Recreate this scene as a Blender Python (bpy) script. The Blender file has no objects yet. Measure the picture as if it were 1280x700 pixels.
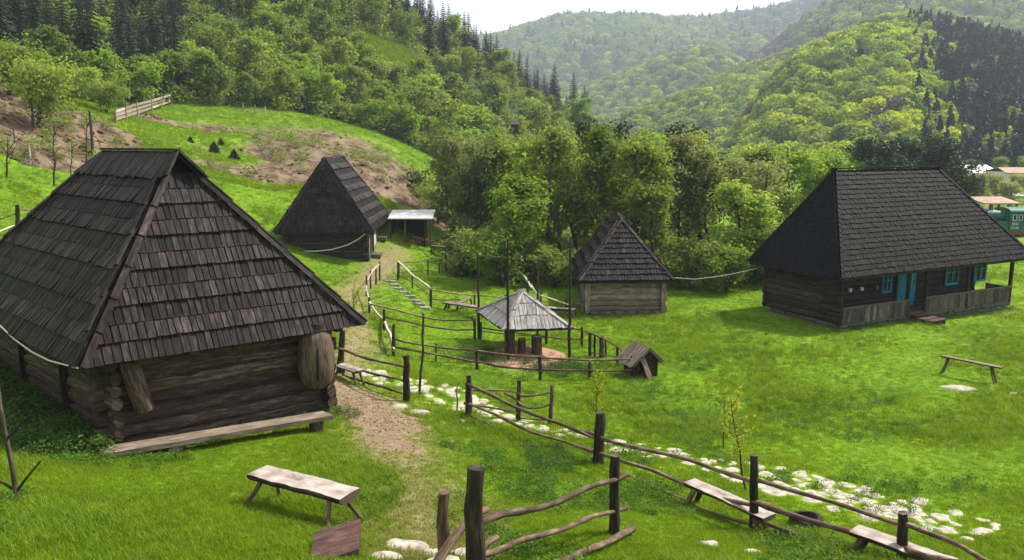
import bpy, math, random
import numpy as np
from mathutils import Vector, Matrix

R = math.radians
S = bpy.context.scene
COL = S.collection
rng = np.random.default_rng(7)
random.seed(7)

# ------------------------------------------------------------------ camera, sky, sun, exposure
CAMZ, FPX, PITCH = 7.6, 1000.0, math.atan(0.170)
cam_data = bpy.data.cameras.new("camera")
cam = bpy.data.objects.new("camera", cam_data)
COL.objects.link(cam)
cam.location = (0, 0, CAMZ)
cam.rotation_euler = (R(90) - PITCH, 0, 0)
cam_data.sensor_width = 36.0
cam_data.lens = 36.0 * FPX / 1280.0
cam_data.clip_start = 0.1
cam_data.clip_end = 9000
S.camera = cam

SUN_EL, SUN_AZ = 50.0, 66.0          # azimuth: degrees to the right of the view direction (+Y)
world = bpy.data.worlds.new("World")
S.world = world
world.use_nodes = True
wn, wl = world.node_tree.nodes, world.node_tree.links
wn.clear()
w_out = wn.new("ShaderNodeOutputWorld")
w_bg = wn.new("ShaderNodeBackground")
w_sky = wn.new("ShaderNodeTexSky")
w_sky.sky_type = 'NISHITA'
w_sky.sun_disc = False
w_sky.sun_elevation = R(SUN_EL)
w_sky.sun_rotation = R(SUN_AZ)
w_sky.air_density = 1.0
w_sky.dust_density = 3.0
w_tc = wn.new("ShaderNodeTexCoord")
w_nz = wn.new("ShaderNodeTexNoise")
w_nz.inputs["Scale"].default_value = 3.0
w_nz.inputs["Detail"].default_value = 6.0
w_rp = wn.new("ShaderNodeValToRGB")
w_rp.color_ramp.elements[0].position = 0.30
w_rp.color_ramp.elements[0].color = (3.9, 4.2, 4.7, 1)
w_rp.color_ramp.elements[1].position = 0.68
w_rp.color_ramp.elements[1].color = (9.5, 9.6, 9.7, 1)
w_mx = wn.new("ShaderNodeMixRGB")
w_mx.inputs[0].default_value = 0.72      # broken cloud over the clear sky
w_bg.inputs["Strength"].default_value = 0.08
wl.new(w_tc.outputs["Generated"], w_nz.inputs["Vector"])
wl.new(w_nz.outputs["Fac"], w_rp.inputs["Fac"])
wl.new(w_sky.outputs["Color"], w_mx.inputs[1])
wl.new(w_rp.outputs["Color"], w_mx.inputs[2])
wl.new(w_mx.outputs["Color"], w_bg.inputs["Color"])
wl.new(w_bg.outputs["Background"], w_out.inputs["Surface"])

sun_data = bpy.data.lights.new("sun", 'SUN')
sun = bpy.data.objects.new("sun", sun_data)
COL.objects.link(sun)
sun_data.energy = 3.6
sun_data.angle = R(2)
sun_data.color = (1.0, 0.95, 0.86)
sd = Vector((math.sin(R(SUN_AZ)) * math.cos(R(SUN_EL)), math.cos(R(SUN_AZ)) * math.cos(R(SUN_EL)), math.sin(R(SUN_EL))))
sun.rotation_euler = sd.to_track_quat('Z', 'Y').to_euler()

S.view_settings.view_transform = 'Standard'
S.view_settings.look = 'None'
S.view_settings.gamma = 1
S.view_settings.use_curve_mapping = False
S.view_settings.exposure = 1.5
S.cycles.use_denoising = True
S.cycles.max_bounces = 6
S.cycles.diffuse_bounces = 3
S.cycles.glossy_bounces = 2
S.cycles.transmission_bounces = 3
S.cycles.transparent_max_bounces = 4
S.cycles.volume_bounces = 0
S.cycles.caustics_reflective = False
S.cycles.caustics_refractive = False

# ------------------------------------------------------------------ measuring helpers (survey of the site from the view point)
_sp, _cp = math.sin(PITCH), math.cos(PITCH)
def ray(px, py):
    cx, cy = (px - 640) / FPX, (350 - py) / FPX
    return Vector((cx, cy * _sp + _cp, cy * _cp - _sp))
def P(px, py, z):
    d = ray(px, py); t = (z - CAMZ) / d.z
    return Vector((d.x * t, d.y * t, z))
def PD(px, py, Y):
    d = ray(px, py); t = Y / d.y
    return Vector((d.x * t, Y, CAMZ + d.z * t))
def on_plane(px, py, A, B):
    """point of the sight line in the vertical plane through A and B"""
    d = ray(px, py)
    n = Vector((-(B.y - A.y), B.x - A.x, 0))
    t = (A.x * n.x + A.y * n.y) / (d.x * n.x + d.y * n.y)
    return Vector((d.x * t, d.y * t, CAMZ + d.z * t))

# ------------------------------------------------------------------ value noise in numpy
def _hash(ix, iy, s):
    h = (ix.astype(np.int64) * 374761393 + iy.astype(np.int64) * 668265263 + s * 974711) & 0x7fffffff
    h = ((h ^ (h >> 13)) * 1274126177) & 0x7fffffff
    return ((h ^ (h >> 16)) & 0xffff) / 65535.0
def vnoise(x, y, s=0):
    x = np.asarray(x, float); y = np.asarray(y, float)
    ix, iy = np.floor(x), np.floor(y)
    fx, fy = x - ix, y - iy
    fx = fx * fx * (3 - 2 * fx); fy = fy * fy * (3 - 2 * fy)
    a, b = _hash(ix, iy, s), _hash(ix + 1, iy, s)
    c, d = _hash(ix, iy + 1, s), _hash(ix + 1, iy + 1, s)
    return (a * (1 - fx) + b * fx) * (1 - fy) + (c * (1 - fx) + d * fx) * fy
def fbm(x, y, s=0, o=4):
    v, a, t = 0.0, 1.0, 0.0
    for i in range(o):
        v = v + a * vnoise(np.asarray(x) * 2 ** i, np.asarray(y) * 2 ** i, s + i * 17); t += a; a *= 0.5
    return v / t

# ------------------------------------------------------------------ terrain height from surveyed levels (thin plate spline)
_ctl = []
for a in [  # pixel, pixel, level
    (130,580,1.75),(410,520,1.75),(250,545,1.75),(385,660,2.7),(300,625,2.45),(590,715,2.75),(768,668,2.0),(943,662,1.35),
    (1128,705,1.6),(586,523,0.95),(748,580,1.15),(1240,668,0.95),(1000,600,0.75),(800,555,0.65),(560,492,0.75),(1000,540,0.3),
    (1270,600,0.5),(1000,500,0.05),(700,500,0.2),(1200,470,0.0),(480,530,1.5),(520,600,2.0),(440,470,1.2),(450,420,0.9),
    (480,330,0.75),(400,336,0.85),(500,350,0.55),(560,330,0.35),(600,400,0.1),(500,430,0.4),(640,440,0.0),(540,450,0.3),
    (560,303,0.5),(900,400,0),(1045,412,0),(1262,393,-0.28),(740,390,0),(830,385,0),(900,350,0),(1150,402,-0.1),(1000,440,0),(850,450,0),
    (520,330,0.5),(620,345,0.1),(1270,297,0),(1000,300,0),(850,310,0)]:
    p = P(*a); _ctl.append((p.x, p.y, p.z))
for a in [  # pixel, pixel, distance
    (480,200,65),(480,250,55),(350,230,55),(300,200,60),(200,150,70),(160,145,70),(400,172,80),(485,184,85),(450,160,95),(300,130,90),
    (30,215,40),(20,290,28),(0,325,24),(50,110,60),(100,190,45),(500,70,140),(560,122,140),(640,168,140),(700,182,150),(300,62,115),
    (150,64,100),(0,64,85),(545,46,180),(640,106,190),(720,155,200),(400,-50,170),(200,-110,150),(0,-140,130)]:
    p = PD(*a); _ctl.append((p.x, p.y, p.z))
_ctl += [(-12.9,21,2.0),(-9.6,20.6,1.8),(-7.4,11.6,2.75),(-6,9,3.2),(-12,12,3.2),(-14,16,2.9),(-20,20,4.0),(0,5,4.3),(0,0,5.8),(5,5,3.9),
    (-5,3,5.0),(8,8,2.5),(12,10,1.7),(15,15,0.6),(20,25,0),(30,20,0),(30,40,-0.2),(40,60,-0.1),(-60,20,18),(-40,0,14),(-130,110,52),
    (-150,200,46),(0,260,3),(-80,260,26),(60,200,0),(100,80,0),(60,30,0),(40,-10,3),(-30,-30,14),(0,-20,7),(40,120,0),(90,150,0),(10,120,0.3),
    (0,90,0.6),(-4,72,1.0),(150,200,0),(150,0,2),(120,260,0)]
_ctl = np.array(_ctl)
def _tps(r2):
    return np.where(r2 > 1e-9, 0.5 * r2 * np.log(np.maximum(r2, 1e-9)), 0.0)
_n = len(_ctl); _s = 30.0
_X = _ctl[:, :2] / _s
_K = _tps(((_X[:, None] - _X[None]) ** 2).sum(-1)) + np.eye(_n) * 0.004
_Pm = np.c_[np.ones(_n), _X]
_A = np.zeros((_n + 3, _n + 3)); _A[:_n, :_n] = _K; _A[:_n, _n:] = _Pm; _A[_n:, :_n] = _Pm.T
_W = np.linalg.solve(_A, np.r_[_ctl[:, 2], np.zeros(3)])

def poly_dist(x, y, pts):
    """distance to a polyline of (x, y, half width), in units of the half width"""
    best = np.full(np.shape(x), 1e9)
    for a, b in zip(pts[:-1], pts[1:]):
        dx, dy = b[0] - a[0], b[1] - a[1]
        t = np.clip(((x - a[0]) * dx + (y - a[1]) * dy) / (dx * dx + dy * dy + 1e-9), 0, 1)
        w = a[2] + (b[2] - a[2]) * t
        d = np.hypot(x - a[0] - t * dx, y - a[1] - t * dy) / w
        best = np.minimum(best, d)
    return best

_ditch = [(*P(x, y, 0.08).xy, 0.32) for x, y in ((755,531),(800,526),(860,519),(905,514),(960,512),(1015,508),(1060,504),(1110,497))]
def base_height(x, y):
    x = np.atleast_1d(np.asarray(x, float)); y = np.atleast_1d(np.asarray(y, float))
    z = np.empty_like(x)
    for i in range(0, len(x), 20000):
        q = np.c_[x[i:i+20000], y[i:i+20000]] / _s
        U = _tps(((q[:, None] - _X[None]) ** 2).sum(-1))
        z[i:i+20000] = U @ _W[:_n] + _W[_n] + q @ _W[_n + 1:]
    r = np.hypot(x, y)
    f = np.clip((r - 215) / 70, 0, 1); f = f * f * (3 - 2 * f)
    z = z * (1 - f)
    f2 = np.clip((-y - 10) / 60, 0, 1)
    return z * (1 - f2) + 8 * f2 * (1 - f)
def height(x, y):
    x = np.atleast_1d(np.asarray(x, float)); y = np.atleast_1d(np.asarray(y, float))
    z = base_height(x, y)
    z = z + (fbm(x * 0.8, y * 0.8, 3, 3) - 0.5) * 0.10 + (fbm(x * 0.13, y * 0.13, 9, 3) - 0.5) * 0.25 * np.clip((np.hypot(x, y) - 25) / 40, 0, 4)
    d = poly_dist(x, y, _ditch)
    z = z - 0.42 * np.clip(1.4 - d, 0, 1)
    # broken soil scars on the left slope
    sc = soil_mask(x, y)
    f_ = fbm(x * 0.16, y * 0.16, 41, 5)
    led = np.floor(f_ * 7) / 7 + np.clip((f_ * 7 % 1) * 3 - 2, 0, 1) / 7      # eroded ledges
    z = z - sc * (0.45 + 2.2 * (led - 0.45) + 0.35 * (fbm(x * 1.1, y * 1.1, 43, 3) - 0.5))
    return z
def ptD(a):
    p = PD(*a[:3]); return (p.x, p.y, a[3])
_soil = [
    [ptD(a) for a in ((175,146,71,1.8),(235,156,69,2.6),(290,160,75,2.6),(340,178,74,3.2),(395,180,77,5.2),(440,190,74,7.5),(475,206,68,8.0),(512,222,66,5.0))],
    [ptD(a) for a in ((270,232,56,1.2),(330,228,57,2.2),(390,222,60,3.4),(440,218,62,5.5),(500,195,74,6.5))],
    [ptD(a) for a in ((-20,165,50,3.6),(45,178,48,4.2),(95,186,46,3.4),(118,160,54,2.2))],
    [ptD(a) for a in ((-20,125,58,1.8),(60,150,54,2.4),(90,165,50,2.2))],
]
def soil_mask(x, y):
    m = np.zeros(np.shape(x))
    near = (y > 34) & (x < 2)
    if not np.any(near):
        return m
    xs, ys = x[near], y[near]
    mm = np.zeros(len(xs))
    jitter = (fbm(xs * 0.30, ys * 0.30, 5, 4) - 0.5) * 1.1
    for pl in _soil:
        mm = np.maximum(mm, np.clip((1.2 - poly_dist(xs, ys, [(q[0], q[1], q[2] * 1.35) for q in pl]) + jitter) * 2.6, 0, 1))
    m[near] = mm
    return m
def ptP(a):
    p = P(*a[:3]); return (p.x, p.y, a[3])
_dirt = [
    [ptP(a) for a in ((425,482,1.3,0.7),(455,505,1.4,0.95),(480,530,1.5,1.0),(495,556,1.7,0.6))],
    [ptP(a) for a in ((425,470,1.2,0.6),(448,420,0.9,0.6),(436,385,0.85,0.6),(440,362,0.8,0.7),(470,338,0.75,1.0),(490,324,0.7,0.9))],
    [ptP(a) for a in ((495,556,1.75,0.7),(517,600,2.0,0.5),(525,640,2.3,0.35),(540,690,2.6,0.3))],
    [ptP(a) for a in ((600,447,0.0,0.9),(650,452,0.0,1.2),(695,450,0,0.9))],
]
def dirt_mask(x, y):
    m = np.zeros(np.shape(x))
    jit = (fbm(x * 1.3, y * 1.3, 25, 4) - 0.5) * 2.0
    for i, pl in enumerate(_dirt):
        k = (0.9, 0.55, 0.42, 0.8)[i]
        m = np.maximum(m, k * np.clip((1.05 - poly_dist(x, y, pl) + jit) * 1.6, 0, 1))
    return m
def ditch_mask(x, y):
    return np.clip((1.15 - poly_dist(x, y, _ditch) + (fbm(x * 1.1, y * 1.1, 27, 3) - 0.5) * 1.0) * 1.8, 0, 1)
def dry_mask(x, y):
    d = np.full(np.shape(x), 1e9)
    for pl in _dirt[:3]:
        d = np.minimum(d, poly_dist(x, y, [(a[0], a[1], max(a[2] * 2.1, 1.3)) for a in pl]))
    return np.clip((1.1 - d + (fbm(x * 0.9, y * 0.9, 77, 3) - 0.5) * 1.2), 0, 1)
def G(x, y):
    return float(height([x], [y])[0])
def PG(px, py):
    """where the sight line meets the ground"""
    d = ray(px, py)
    ts = np.concatenate([np.arange(4, 60, 0.1), np.arange(60, 300, 0.5)])
    xs, ys, zs = d.x * ts, d.y * ts, CAMZ + d.z * ts
    below = zs <= height(xs, ys)
    if not below.any():
        return None
    i = int(np.argmax(below))
    t = ts[i]
    if i:
        t0, t1 = ts[i - 1], ts[i]
        for _ in range(8):
            tm = (t0 + t1) / 2
            if CAMZ + d.z * tm <= G(d.x * tm, d.y * tm): t1 = tm
            else: t0 = tm
        t = t1
    return Vector((d.x * t, d.y * t, CAMZ + d.z * t))
# ------------------------------------------------------------------ materials
def new_mat(name):
    m = bpy.data.materials.new(name); m.use_nodes = True
    n, l = m.node_tree.nodes, m.node_tree.links
    n.clear()
    out = n.new("ShaderNodeOutputMaterial")
    return m, n, l, out
def ramp(n, cols):
    r = n.new("ShaderNodeValToRGB")
    e = r.color_ramp.elements
    while len(e) < len(cols): e.new(0.5)
    for i, (p, c) in enumerate(cols):
        e[i].position = p; e[i].color = (*c, 1)
    return r
def noise_tex(n, l, vec, scale, detail=4, rough=0.55):
    t = n.new("ShaderNodeTexNoise")
    t.inputs["Scale"].default_value = scale; t.inputs["Detail"].default_value = detail; t.inputs["Roughness"].default_value = rough
    if vec is not None: l.new(vec, t.inputs["Vector"])
    return t
def mixc(n, l, mode, fac, a, b):
    m = n.new("ShaderNodeMixRGB"); m.blend_type = mode
    for s, v in ((m.inputs[0], fac), (m.inputs[1], a), (m.inputs[2], b)):
        if hasattr(v, "is_linked"): l.new(v, s)
        elif isinstance(v, (int, float)): s.default_value = v
        else: s.default_value = (*v, 1)
    return m.outputs[0]
def maprange(n, l, v, a, b, c, d):
    m = n.new("ShaderNodeMapRange")
    l.new(v, m.inputs[0])
    for i, x in enumerate((a, b, c, d)): m.inputs[i + 1].default_value = x
    return m.outputs[0]

def wood_mat(name, dark, mid, light, rough=0.75, tint=0.5, grain=14, crack=0.5, stain=(0.0, (0.1, 0.1, 0.1)), bump=0.5, spec=0.18):
    """weathered timber: grain runs along u (metres), each piece has its own tone"""
    m, n, l, out = new_mat(name)
    b = n.new("ShaderNodeBsdfPrincipled")
    uv = n.new("ShaderNodeUVMap"); uv.uv_map = "UVMap"
    at = n.new("ShaderNodeAttribute"); at.attribute_name = "rnd"
    off = n.new("ShaderNodeVectorMath"); off.operation = 'MULTIPLY_ADD'
    off.inputs[1].default_value = (1, 1, 1)
    cmb = n.new("ShaderNodeCombineXYZ")
    mul = n.new("ShaderNodeMath"); mul.operation = 'MULTIPLY'; mul.inputs[1].default_value = 37.0
    l.new(at.outputs["Fac"], mul.inputs[0])
    for i in range(3): l.new(mul.outputs[0], cmb.inputs[i])
    l.new(uv.outputs["UV"], off.inputs[0]); l.new(cmb.outputs[0], off.inputs[2])
    mp = n.new("ShaderNodeMapping"); mp.inputs["Scale"].default_value = (2.0, grain, 1)
    l.new(off.outputs[0], mp.inputs["Vector"])
    g = noise_tex(n, l, mp.outputs[0], 1.6, 6, 0.65)
    rp = ramp(n, [(0.30, dark), (0.50, mid), (0.72, light)])
    l.new(g.outputs["Fac"], rp.inputs["Fac"])
    mp2 = n.new("ShaderNodeMapping"); mp2.inputs["Scale"].default_value = (0.6, grain * 1.8, 1)
    l.new(off.outputs[0], mp2.inputs["Vector"])
    ck = noise_tex(n, l, mp2.outputs[0], 1.0, 3, 0.5)
    ckr = maprange(n, l, ck.outputs["Fac"], 0.30, 0.40, 1.0 - crack, 1.0)
    c = mixc(n, l, 'MULTIPLY', 1.0, rp.outputs["Color"], ckr)
    tv = maprange(n, l, at.outputs["Fac"], 0, 1, 1.0 - tint, 1.0 + tint)
    c = mixc(n, l, 'MULTIPLY', 1.0, c, tv)
    c = mixc(n, l, 'MULTIPLY', 1.0, c, maprange(n, l, at.outputs["Fac"], 0.90, 0.96, 1.0, 1.4))     # a few pieces are bleached
    geo = n.new("ShaderNodeNewGeometry")
    st = noise_tex(n, l, geo.outputs["Position"], 0.9, 5, 0.6)
    sr = maprange(n, l, st.outputs["Fac"], 0.40, 0.68, 0.0, stain[0])
    c = mixc(n, l, 'MIX', sr, c, stain[1])
    l.new(c, b.inputs["Base Color"])
    b.inputs["Roughness"].default_value = rough
    b.inputs["Specular IOR Level"].default_value = spec
    bp = n.new("ShaderNodeBump"); bp.inputs["Strength"].default_value = bump; bp.inputs["Distance"].default_value = 0.012
    l.new(mixc(n, l, 'MULTIPLY', 1.0, g.outputs["Fac"], ckr), bp.inputs["Height"])
    l.new(bp.outputs[0], b.inputs["Normal"])
    l.new(b.outputs[0], out.inputs[0])
    return m

def leaf_mat(name, c1, c2, c3, trans=0.55, rough=0.55, spread=0.55, patch=0.0):
    """foliage: tone differs per leaf clump and per plant"""
    m, n, l, out = new_mat(name)
    at = n.new("ShaderNodeAttribute"); at.attribute_name = "rnd"
    oi = n.new("ShaderNodeObjectInfo")
    add = n.new("ShaderNodeMath"); add.operation = 'MULTIPLY_ADD'; add.inputs[1].default_value = spread
    l.new(oi.outputs["Random"], add.inputs[0])
    sc = n.new("ShaderNodeMath"); sc.operation = 'MULTIPLY'; sc.inputs[1].default_value = 1 - spread
    l.new(at.outputs["Fac"], sc.inputs[0]); l.new(sc.outputs[0], add.inputs[2])
    rp = ramp(n, [(0.1, c1), (0.5, c2), (0.92, c3)])
    fac = add.outputs[0]
    if patch:      # broad patches of lusher and yellower sward
        geo = n.new("ShaderNodeNewGeometry")
        a_ = noise_tex(n, l, geo.outputs["Position"], 0.42, 6, 0.65)
        pm = n.new("ShaderNodeMath"); pm.operation = 'MULTIPLY_ADD'; pm.inputs[1].default_value = patch; pm.inputs[2].default_value = -patch * 0.5
        l.new(a_.outputs["Fac"], pm.inputs[0])
        ad2 = n.new("ShaderNodeMath"); ad2.operation = 'ADD'; l.new(fac, ad2.inputs[0]); l.new(pm.outputs[0], ad2.inputs[1]); fac = ad2.outputs[0]
    l.new(fac, rp.inputs["Fac"])
    d = n.new("ShaderNodeBsdfPrincipled"); d.inputs["Roughness"].default_value = rough
    d.inputs["Specular IOR Level"].default_value = 0.15
    t = n.new("ShaderNodeBsdfTranslucent")
    mx = n.new("ShaderNodeMixShader"); mx.inputs[0].default_value = trans
    tc = mixc(n, l, 'MULTIPLY', 1.0, rp.outputs["Color"], (1.25, 1.15, 0.55))
    l.new(rp.outputs["Color"], d.inputs["Base Color"]); l.new(tc, t.inputs["Color"])
    l.new(d.outputs[0], mx.inputs[1]); l.new(t.outputs[0], mx.inputs[2]); l.new(mx.outputs[0], out.inputs[0])
    return m

def plain_mat(name, col, rough=0.7, var=0.25, scale=6, bump=0.0, metallic=0.0, spec=0.3):
    m, n, l, out = new_mat(name)
    b = n.new("ShaderNodeBsdfPrincipled")
    tc = n.new("ShaderNodeNewGeometry")
    t = noise_tex(n, l, tc.outputs["Position"], scale, 6, 0.6)
    k = maprange(n, l, t.outputs["Fac"], 0.3, 0.7, 1 - var, 1 + var)
    l.new(mixc(n, l, 'MULTIPLY', 1.0, col, k), b.inputs["Base Color"])
    b.inputs["Roughness"].default_value = rough; b.inputs["Metallic"].default_value = metallic; b.inputs["Specular IOR Level"].default_value = spec
    if bump:
        bp = n.new("ShaderNodeBump"); bp.inputs["Strength"].default_value = bump; bp.inputs["Distance"].default_value = 0.02
        l.new(t.outputs["Fac"], bp.inputs["Height"]); l.new(bp.outputs[0], b.inputs["Normal"])
    l.new(b.outputs[0], out.inputs[0])
    return m

def ground_mat():
    m, n, l, out = new_mat("meadow_ground")
    b = n.new("ShaderNodeBsdfPrincipled"); b.inputs["Roughness"].default_value = 0.95
    b.inputs["Specular IOR Level"].default_value = 0.1
    geo = n.new("ShaderNodeNewGeometry"); pos = geo.outputs["Position"]
    def A(s):
        a = n.new("ShaderNodeAttribute"); a.attribute_name = s; return a.outputs["Fac"]
    n1 = noise_tex(n, l, pos, 0.35, 8, 0.62); n2 = noise_tex(n, l, pos, 6.0, 6, 0.7)
    mx = mixc(n, l, 'MIX', 0.45, n1.outputs["Fac"], n2.outputs["Fac"])
    gr = ramp(n, [(0.33, (0.030, 0.075, 0.004)), (0.5, (0.095, 0.180, 0.006)), (0.66, (0.150, 0.230, 0.010))])
    l.new(mx, gr.inputs["Fac"])
    dr = ramp(n, [(0.35, (0.09, 0.13, 0.02)), (0.65, (0.22, 0.20, 0.07))])
    l.new(n2.outputs["Fac"], dr.inputs["Fac"])
    c = mixc(n, l, 'MIX', A("dry"), gr.outputs["Color"], dr.outputs["Color"])
    n3 = noise_tex(n, l, pos, 9.0, 8, 0.75)
    di = ramp(n, [(0.32, (0.085, 0.050, 0.031)), (0.5, (0.180, 0.116, 0.076)), (0.68, (0.30, 0.24, 0.18))])
    l.new(n3.outputs["Fac"], di.inputs["Fac"])
    c = mixc(n, l, 'MIX', A("dirt"), c, di.outputs["Color"])
    n4 = noise_tex(n, l, pos, 0.9, 9, 0.72)
    so = ramp(n, [(0.34, (0.035, 0.020, 0.012)), (0.45, (0.080, 0.053, 0.032)), (0.55, (0.150, 0.108, 0.068)), (0.75, (0.22, 0.175, 0.12))])
    l.new(n4.outputs["Fac"], so.inputs["Fac"])
    c = mixc(n, l, 'MIX', A("soil"), c, so.outputs["Color"])
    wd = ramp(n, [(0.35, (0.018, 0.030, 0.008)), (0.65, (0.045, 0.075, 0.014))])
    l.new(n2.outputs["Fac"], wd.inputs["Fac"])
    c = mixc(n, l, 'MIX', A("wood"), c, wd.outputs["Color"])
    l.new(c, b.inputs["Base Color"])
    bp = n.new("ShaderNodeBump"); bp.inputs["Strength"].default_value = 0.6; bp.inputs["Distance"].default_value = 0.08
    l.new(n3.outputs["Fac"], bp.inputs["Height"]); l.new(bp.outputs[0], b.inputs["Normal"])
    l.new(b.outputs[0], out.inputs[0])
    return m

M = {}
M['ground'] = ground_mat()
M['roof_big'] = wood_mat("roof_boards_brown", (0.0045,0.0033,0.0030), (0.0165,0.0122,0.0112), (0.056,0.042,0.039), rough=0.62, tint=0.6, grain=9, crack=0.6, spec=0.09)
M['roof_dark'] = wood_mat("roof_shingles_dark", (0.0012, 0.0010, 0.0010), (0.0032, 0.0028, 0.0026), (0.0105, 0.0092, 0.0086), rough=0.66, tint=0.85, grain=10, crack=0.5, spec=0.07, stain=(0.30, (0.0075,0.0072,0.0058)))
M['roof_hut'] = wood_mat('roof_shingles_lit_bands', (0.0045,0.0036,0.0034), (0.0145,0.0115,0.0108), (0.040,0.032,0.030), rough=0.62, tint=0.75, grain=10, crack=0.5, spec=0.09)
M['roof_mid'] = wood_mat('roof_shingles_grey', (0.0034, 0.002805, 0.00272), (0.009775, 0.00833, 0.00799), (0.0255, 0.0221, 0.020825), rough=0.66, tint=0.6, grain=10, crack=0.5, spec=0.09)
M['roof_pale'] = wood_mat("roof_boards_silver", (0.0875, 0.075, 0.065), (0.2125, 0.19375, 0.1775), (0.3625, 0.34, 0.3225), rough=0.7, tint=0.25, grain=12, crack=0.5)
M['log'] = wood_mat("old_logs", (0.012, 0.0072, 0.0048), (0.043, 0.029, 0.0205), (0.125, 0.093, 0.069), rough=0.8, tint=0.45, grain=10, crack=0.8, stain=(0.45, (0.042, 0.027, 0.02)), bump=1.0)
M['log_dark'] = wood_mat("dark_logs", (0.00765, 0.0051, 0.0034), (0.0221, 0.014875, 0.0102), (0.0595, 0.0425, 0.0306), rough=0.8, tint=0.4, grain=9, crack=0.7, bump=0.8)
M['log_pale'] = wood_mat("pale_logs", (0.0595, 0.0425, 0.02975), (0.17, 0.13175, 0.09775), (0.306, 0.255, 0.20825), rough=0.8, tint=0.35, grain=8, crack=0.55, stain=(0.7, (0.085, 0.0612, 0.04675)), bump=0.8)
M['plank'] = wood_mat("grey_planks", (0.0255, 0.01955, 0.0153), (0.068, 0.0544, 0.0425), (0.14875, 0.12325, 0.1003), rough=0.8, tint=0.5, grain=12, crack=0.6)
M['bench'] = wood_mat("bench_plank", (0.0595, 0.0442, 0.03145), (0.14025, 0.10625, 0.0782), (0.255, 0.204, 0.15725), rough=0.75, tint=0.2, grain=10, crack=0.5)
M['bench_pale'] = wood_mat("bleached_slab", (0.12,0.086,0.066), (0.28,0.23,0.195), (0.42,0.375,0.34), rough=0.6, tint=0.15, grain=8, crack=0.5)
M['post'] = wood_mat("fence_posts", (0.011, 0.0075, 0.0055), (0.034, 0.024, 0.0175), (0.105, 0.078, 0.059), rough=0.85, tint=0.45, grain=8, crack=0.7, bump=1.0)
M['rail'] = wood_mat("barked_rails", (0.0255, 0.01445, 0.0085), (0.0935, 0.0595, 0.0374), (0.238, 0.17425, 0.12325), rough=0.8, tint=0.4, grain=5, crack=0.6, bump=0.8)
M['rail_pale'] = wood_mat("peeled_rails", (0.20,0.17,0.13), (0.40,0.35,0.28), (0.62,0.56,0.47), rough=0.75, tint=0.3, grain=6, crack=0.4)
M['bark'] = wood_mat("tree_bark", (0.016,0.013,0.010), (0.045,0.038,0.030), (0.11,0.095,0.08), rough=0.9, tint=0.3, grain=4, crack=0.5)
M['board_fence'] = wood_mat("pale_board_fence", (0.12,0.09,0.068), (0.21,0.165,0.13), (0.32,0.265,0.215), rough=0.8, tint=0.3, grain=10, crack=0.4)
M['turq'] = wood_mat("turquoise_paint", (0.004,0.09,0.13), (0.008,0.165,0.23), (0.015,0.22,0.30), rough=0.5, tint=0.25, grain=9, crack=0.35)
M['redwood'] = wood_mat("red_brown_timber", (0.0221, 0.0102, 0.00765), (0.0595, 0.0289, 0.0221), (0.1275, 0.0765, 0.0612), rough=0.7, tint=0.25, grain=8, crack=0.5)
M['stump'] = wood_mat("brown_stumps", (0.030,0.016,0.010), (0.085,0.045,0.028), (0.17,0.10,0.065), rough=0.8, tint=0.3, grain=8, crack=0.6)
M['cut'] = wood_mat("cut_wood", (0.20,0.13,0.08), (0.38,0.27,0.17), (0.52,0.40,0.28), rough=0.8, tint=0.2, grain=6, crack=0.3)
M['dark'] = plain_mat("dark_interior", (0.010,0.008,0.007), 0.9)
M['glass'] = plain_mat("window_glass", (0.02,0.022,0.024), 0.12, 0.1)
M['stone'] = plain_mat("pale_stone", (0.285,0.250,0.195), 0.9, 0.55, 7, 0.6)
M['stone_grey'] = plain_mat("foundation_stone", (0.07225, 0.0663, 0.051), 0.9, 0.5, 7, 0.7)
M['clod'] = plain_mat('soil_clods', (0.11,0.070,0.046), 0.95, 0.5, 2, 0.5, spec=0.05)
M['clay'] = plain_mat("reddish_clay", (0.30,0.17,0.11), 0.9, 0.35, 4, 0.5)
M['tin'] = plain_mat("tin_sheet", (0.34,0.32,0.32), 0.45, 0.2, 3)
M['rope'] = plain_mat("pale_rope", (0.50,0.46,0.40), 0.9, 0.3, 20)
M['rope_dark'] = plain_mat("dark_cable", (0.10,0.085,0.07), 0.8, 0.3, 10)
M['white'] = plain_mat("white_enamel", (0.48,0.47,0.45), 0.4, 0.15)
M['red'] = plain_mat("red_enamel", (0.40,0.03,0.025), 0.4, 0.1)
M['brick'] = plain_mat("red_brick_heap", (0.28,0.10,0.06), 0.9, 0.5, 9, 0.4)
M['whitewash'] = plain_mat("limewashed_panel", (0.42,0.38,0.33), 0.9, 0.3, 3)
M['green_paint'] = plain_mat("green_paint", (0.006,0.085,0.060), 0.5, 0.45, 2.5)
M['black'] = plain_mat("black_iron", (0.015,0.014,0.014), 0.5, 0.2)
M['rust'] = plain_mat("rust_brown", (0.16,0.06,0.035), 0.8, 0.3, 3)
M['terracotta'] = plain_mat("orange_roof", (0.27,0.175,0.125), 0.85, 0.35, 1.5)
M['plaster'] = plain_mat("cream_plaster", (0.60,0.52,0.42), 0.9, 0.15, 2)
M['white_roof'] = plain_mat("white_roof_sheet", (0.80,0.79,0.78), 0.5, 0.06, 1)
M['bluegrey'] = plain_mat("blue_grey_sheet", (0.32,0.38,0.44), 0.6, 0.15, 1)
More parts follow.
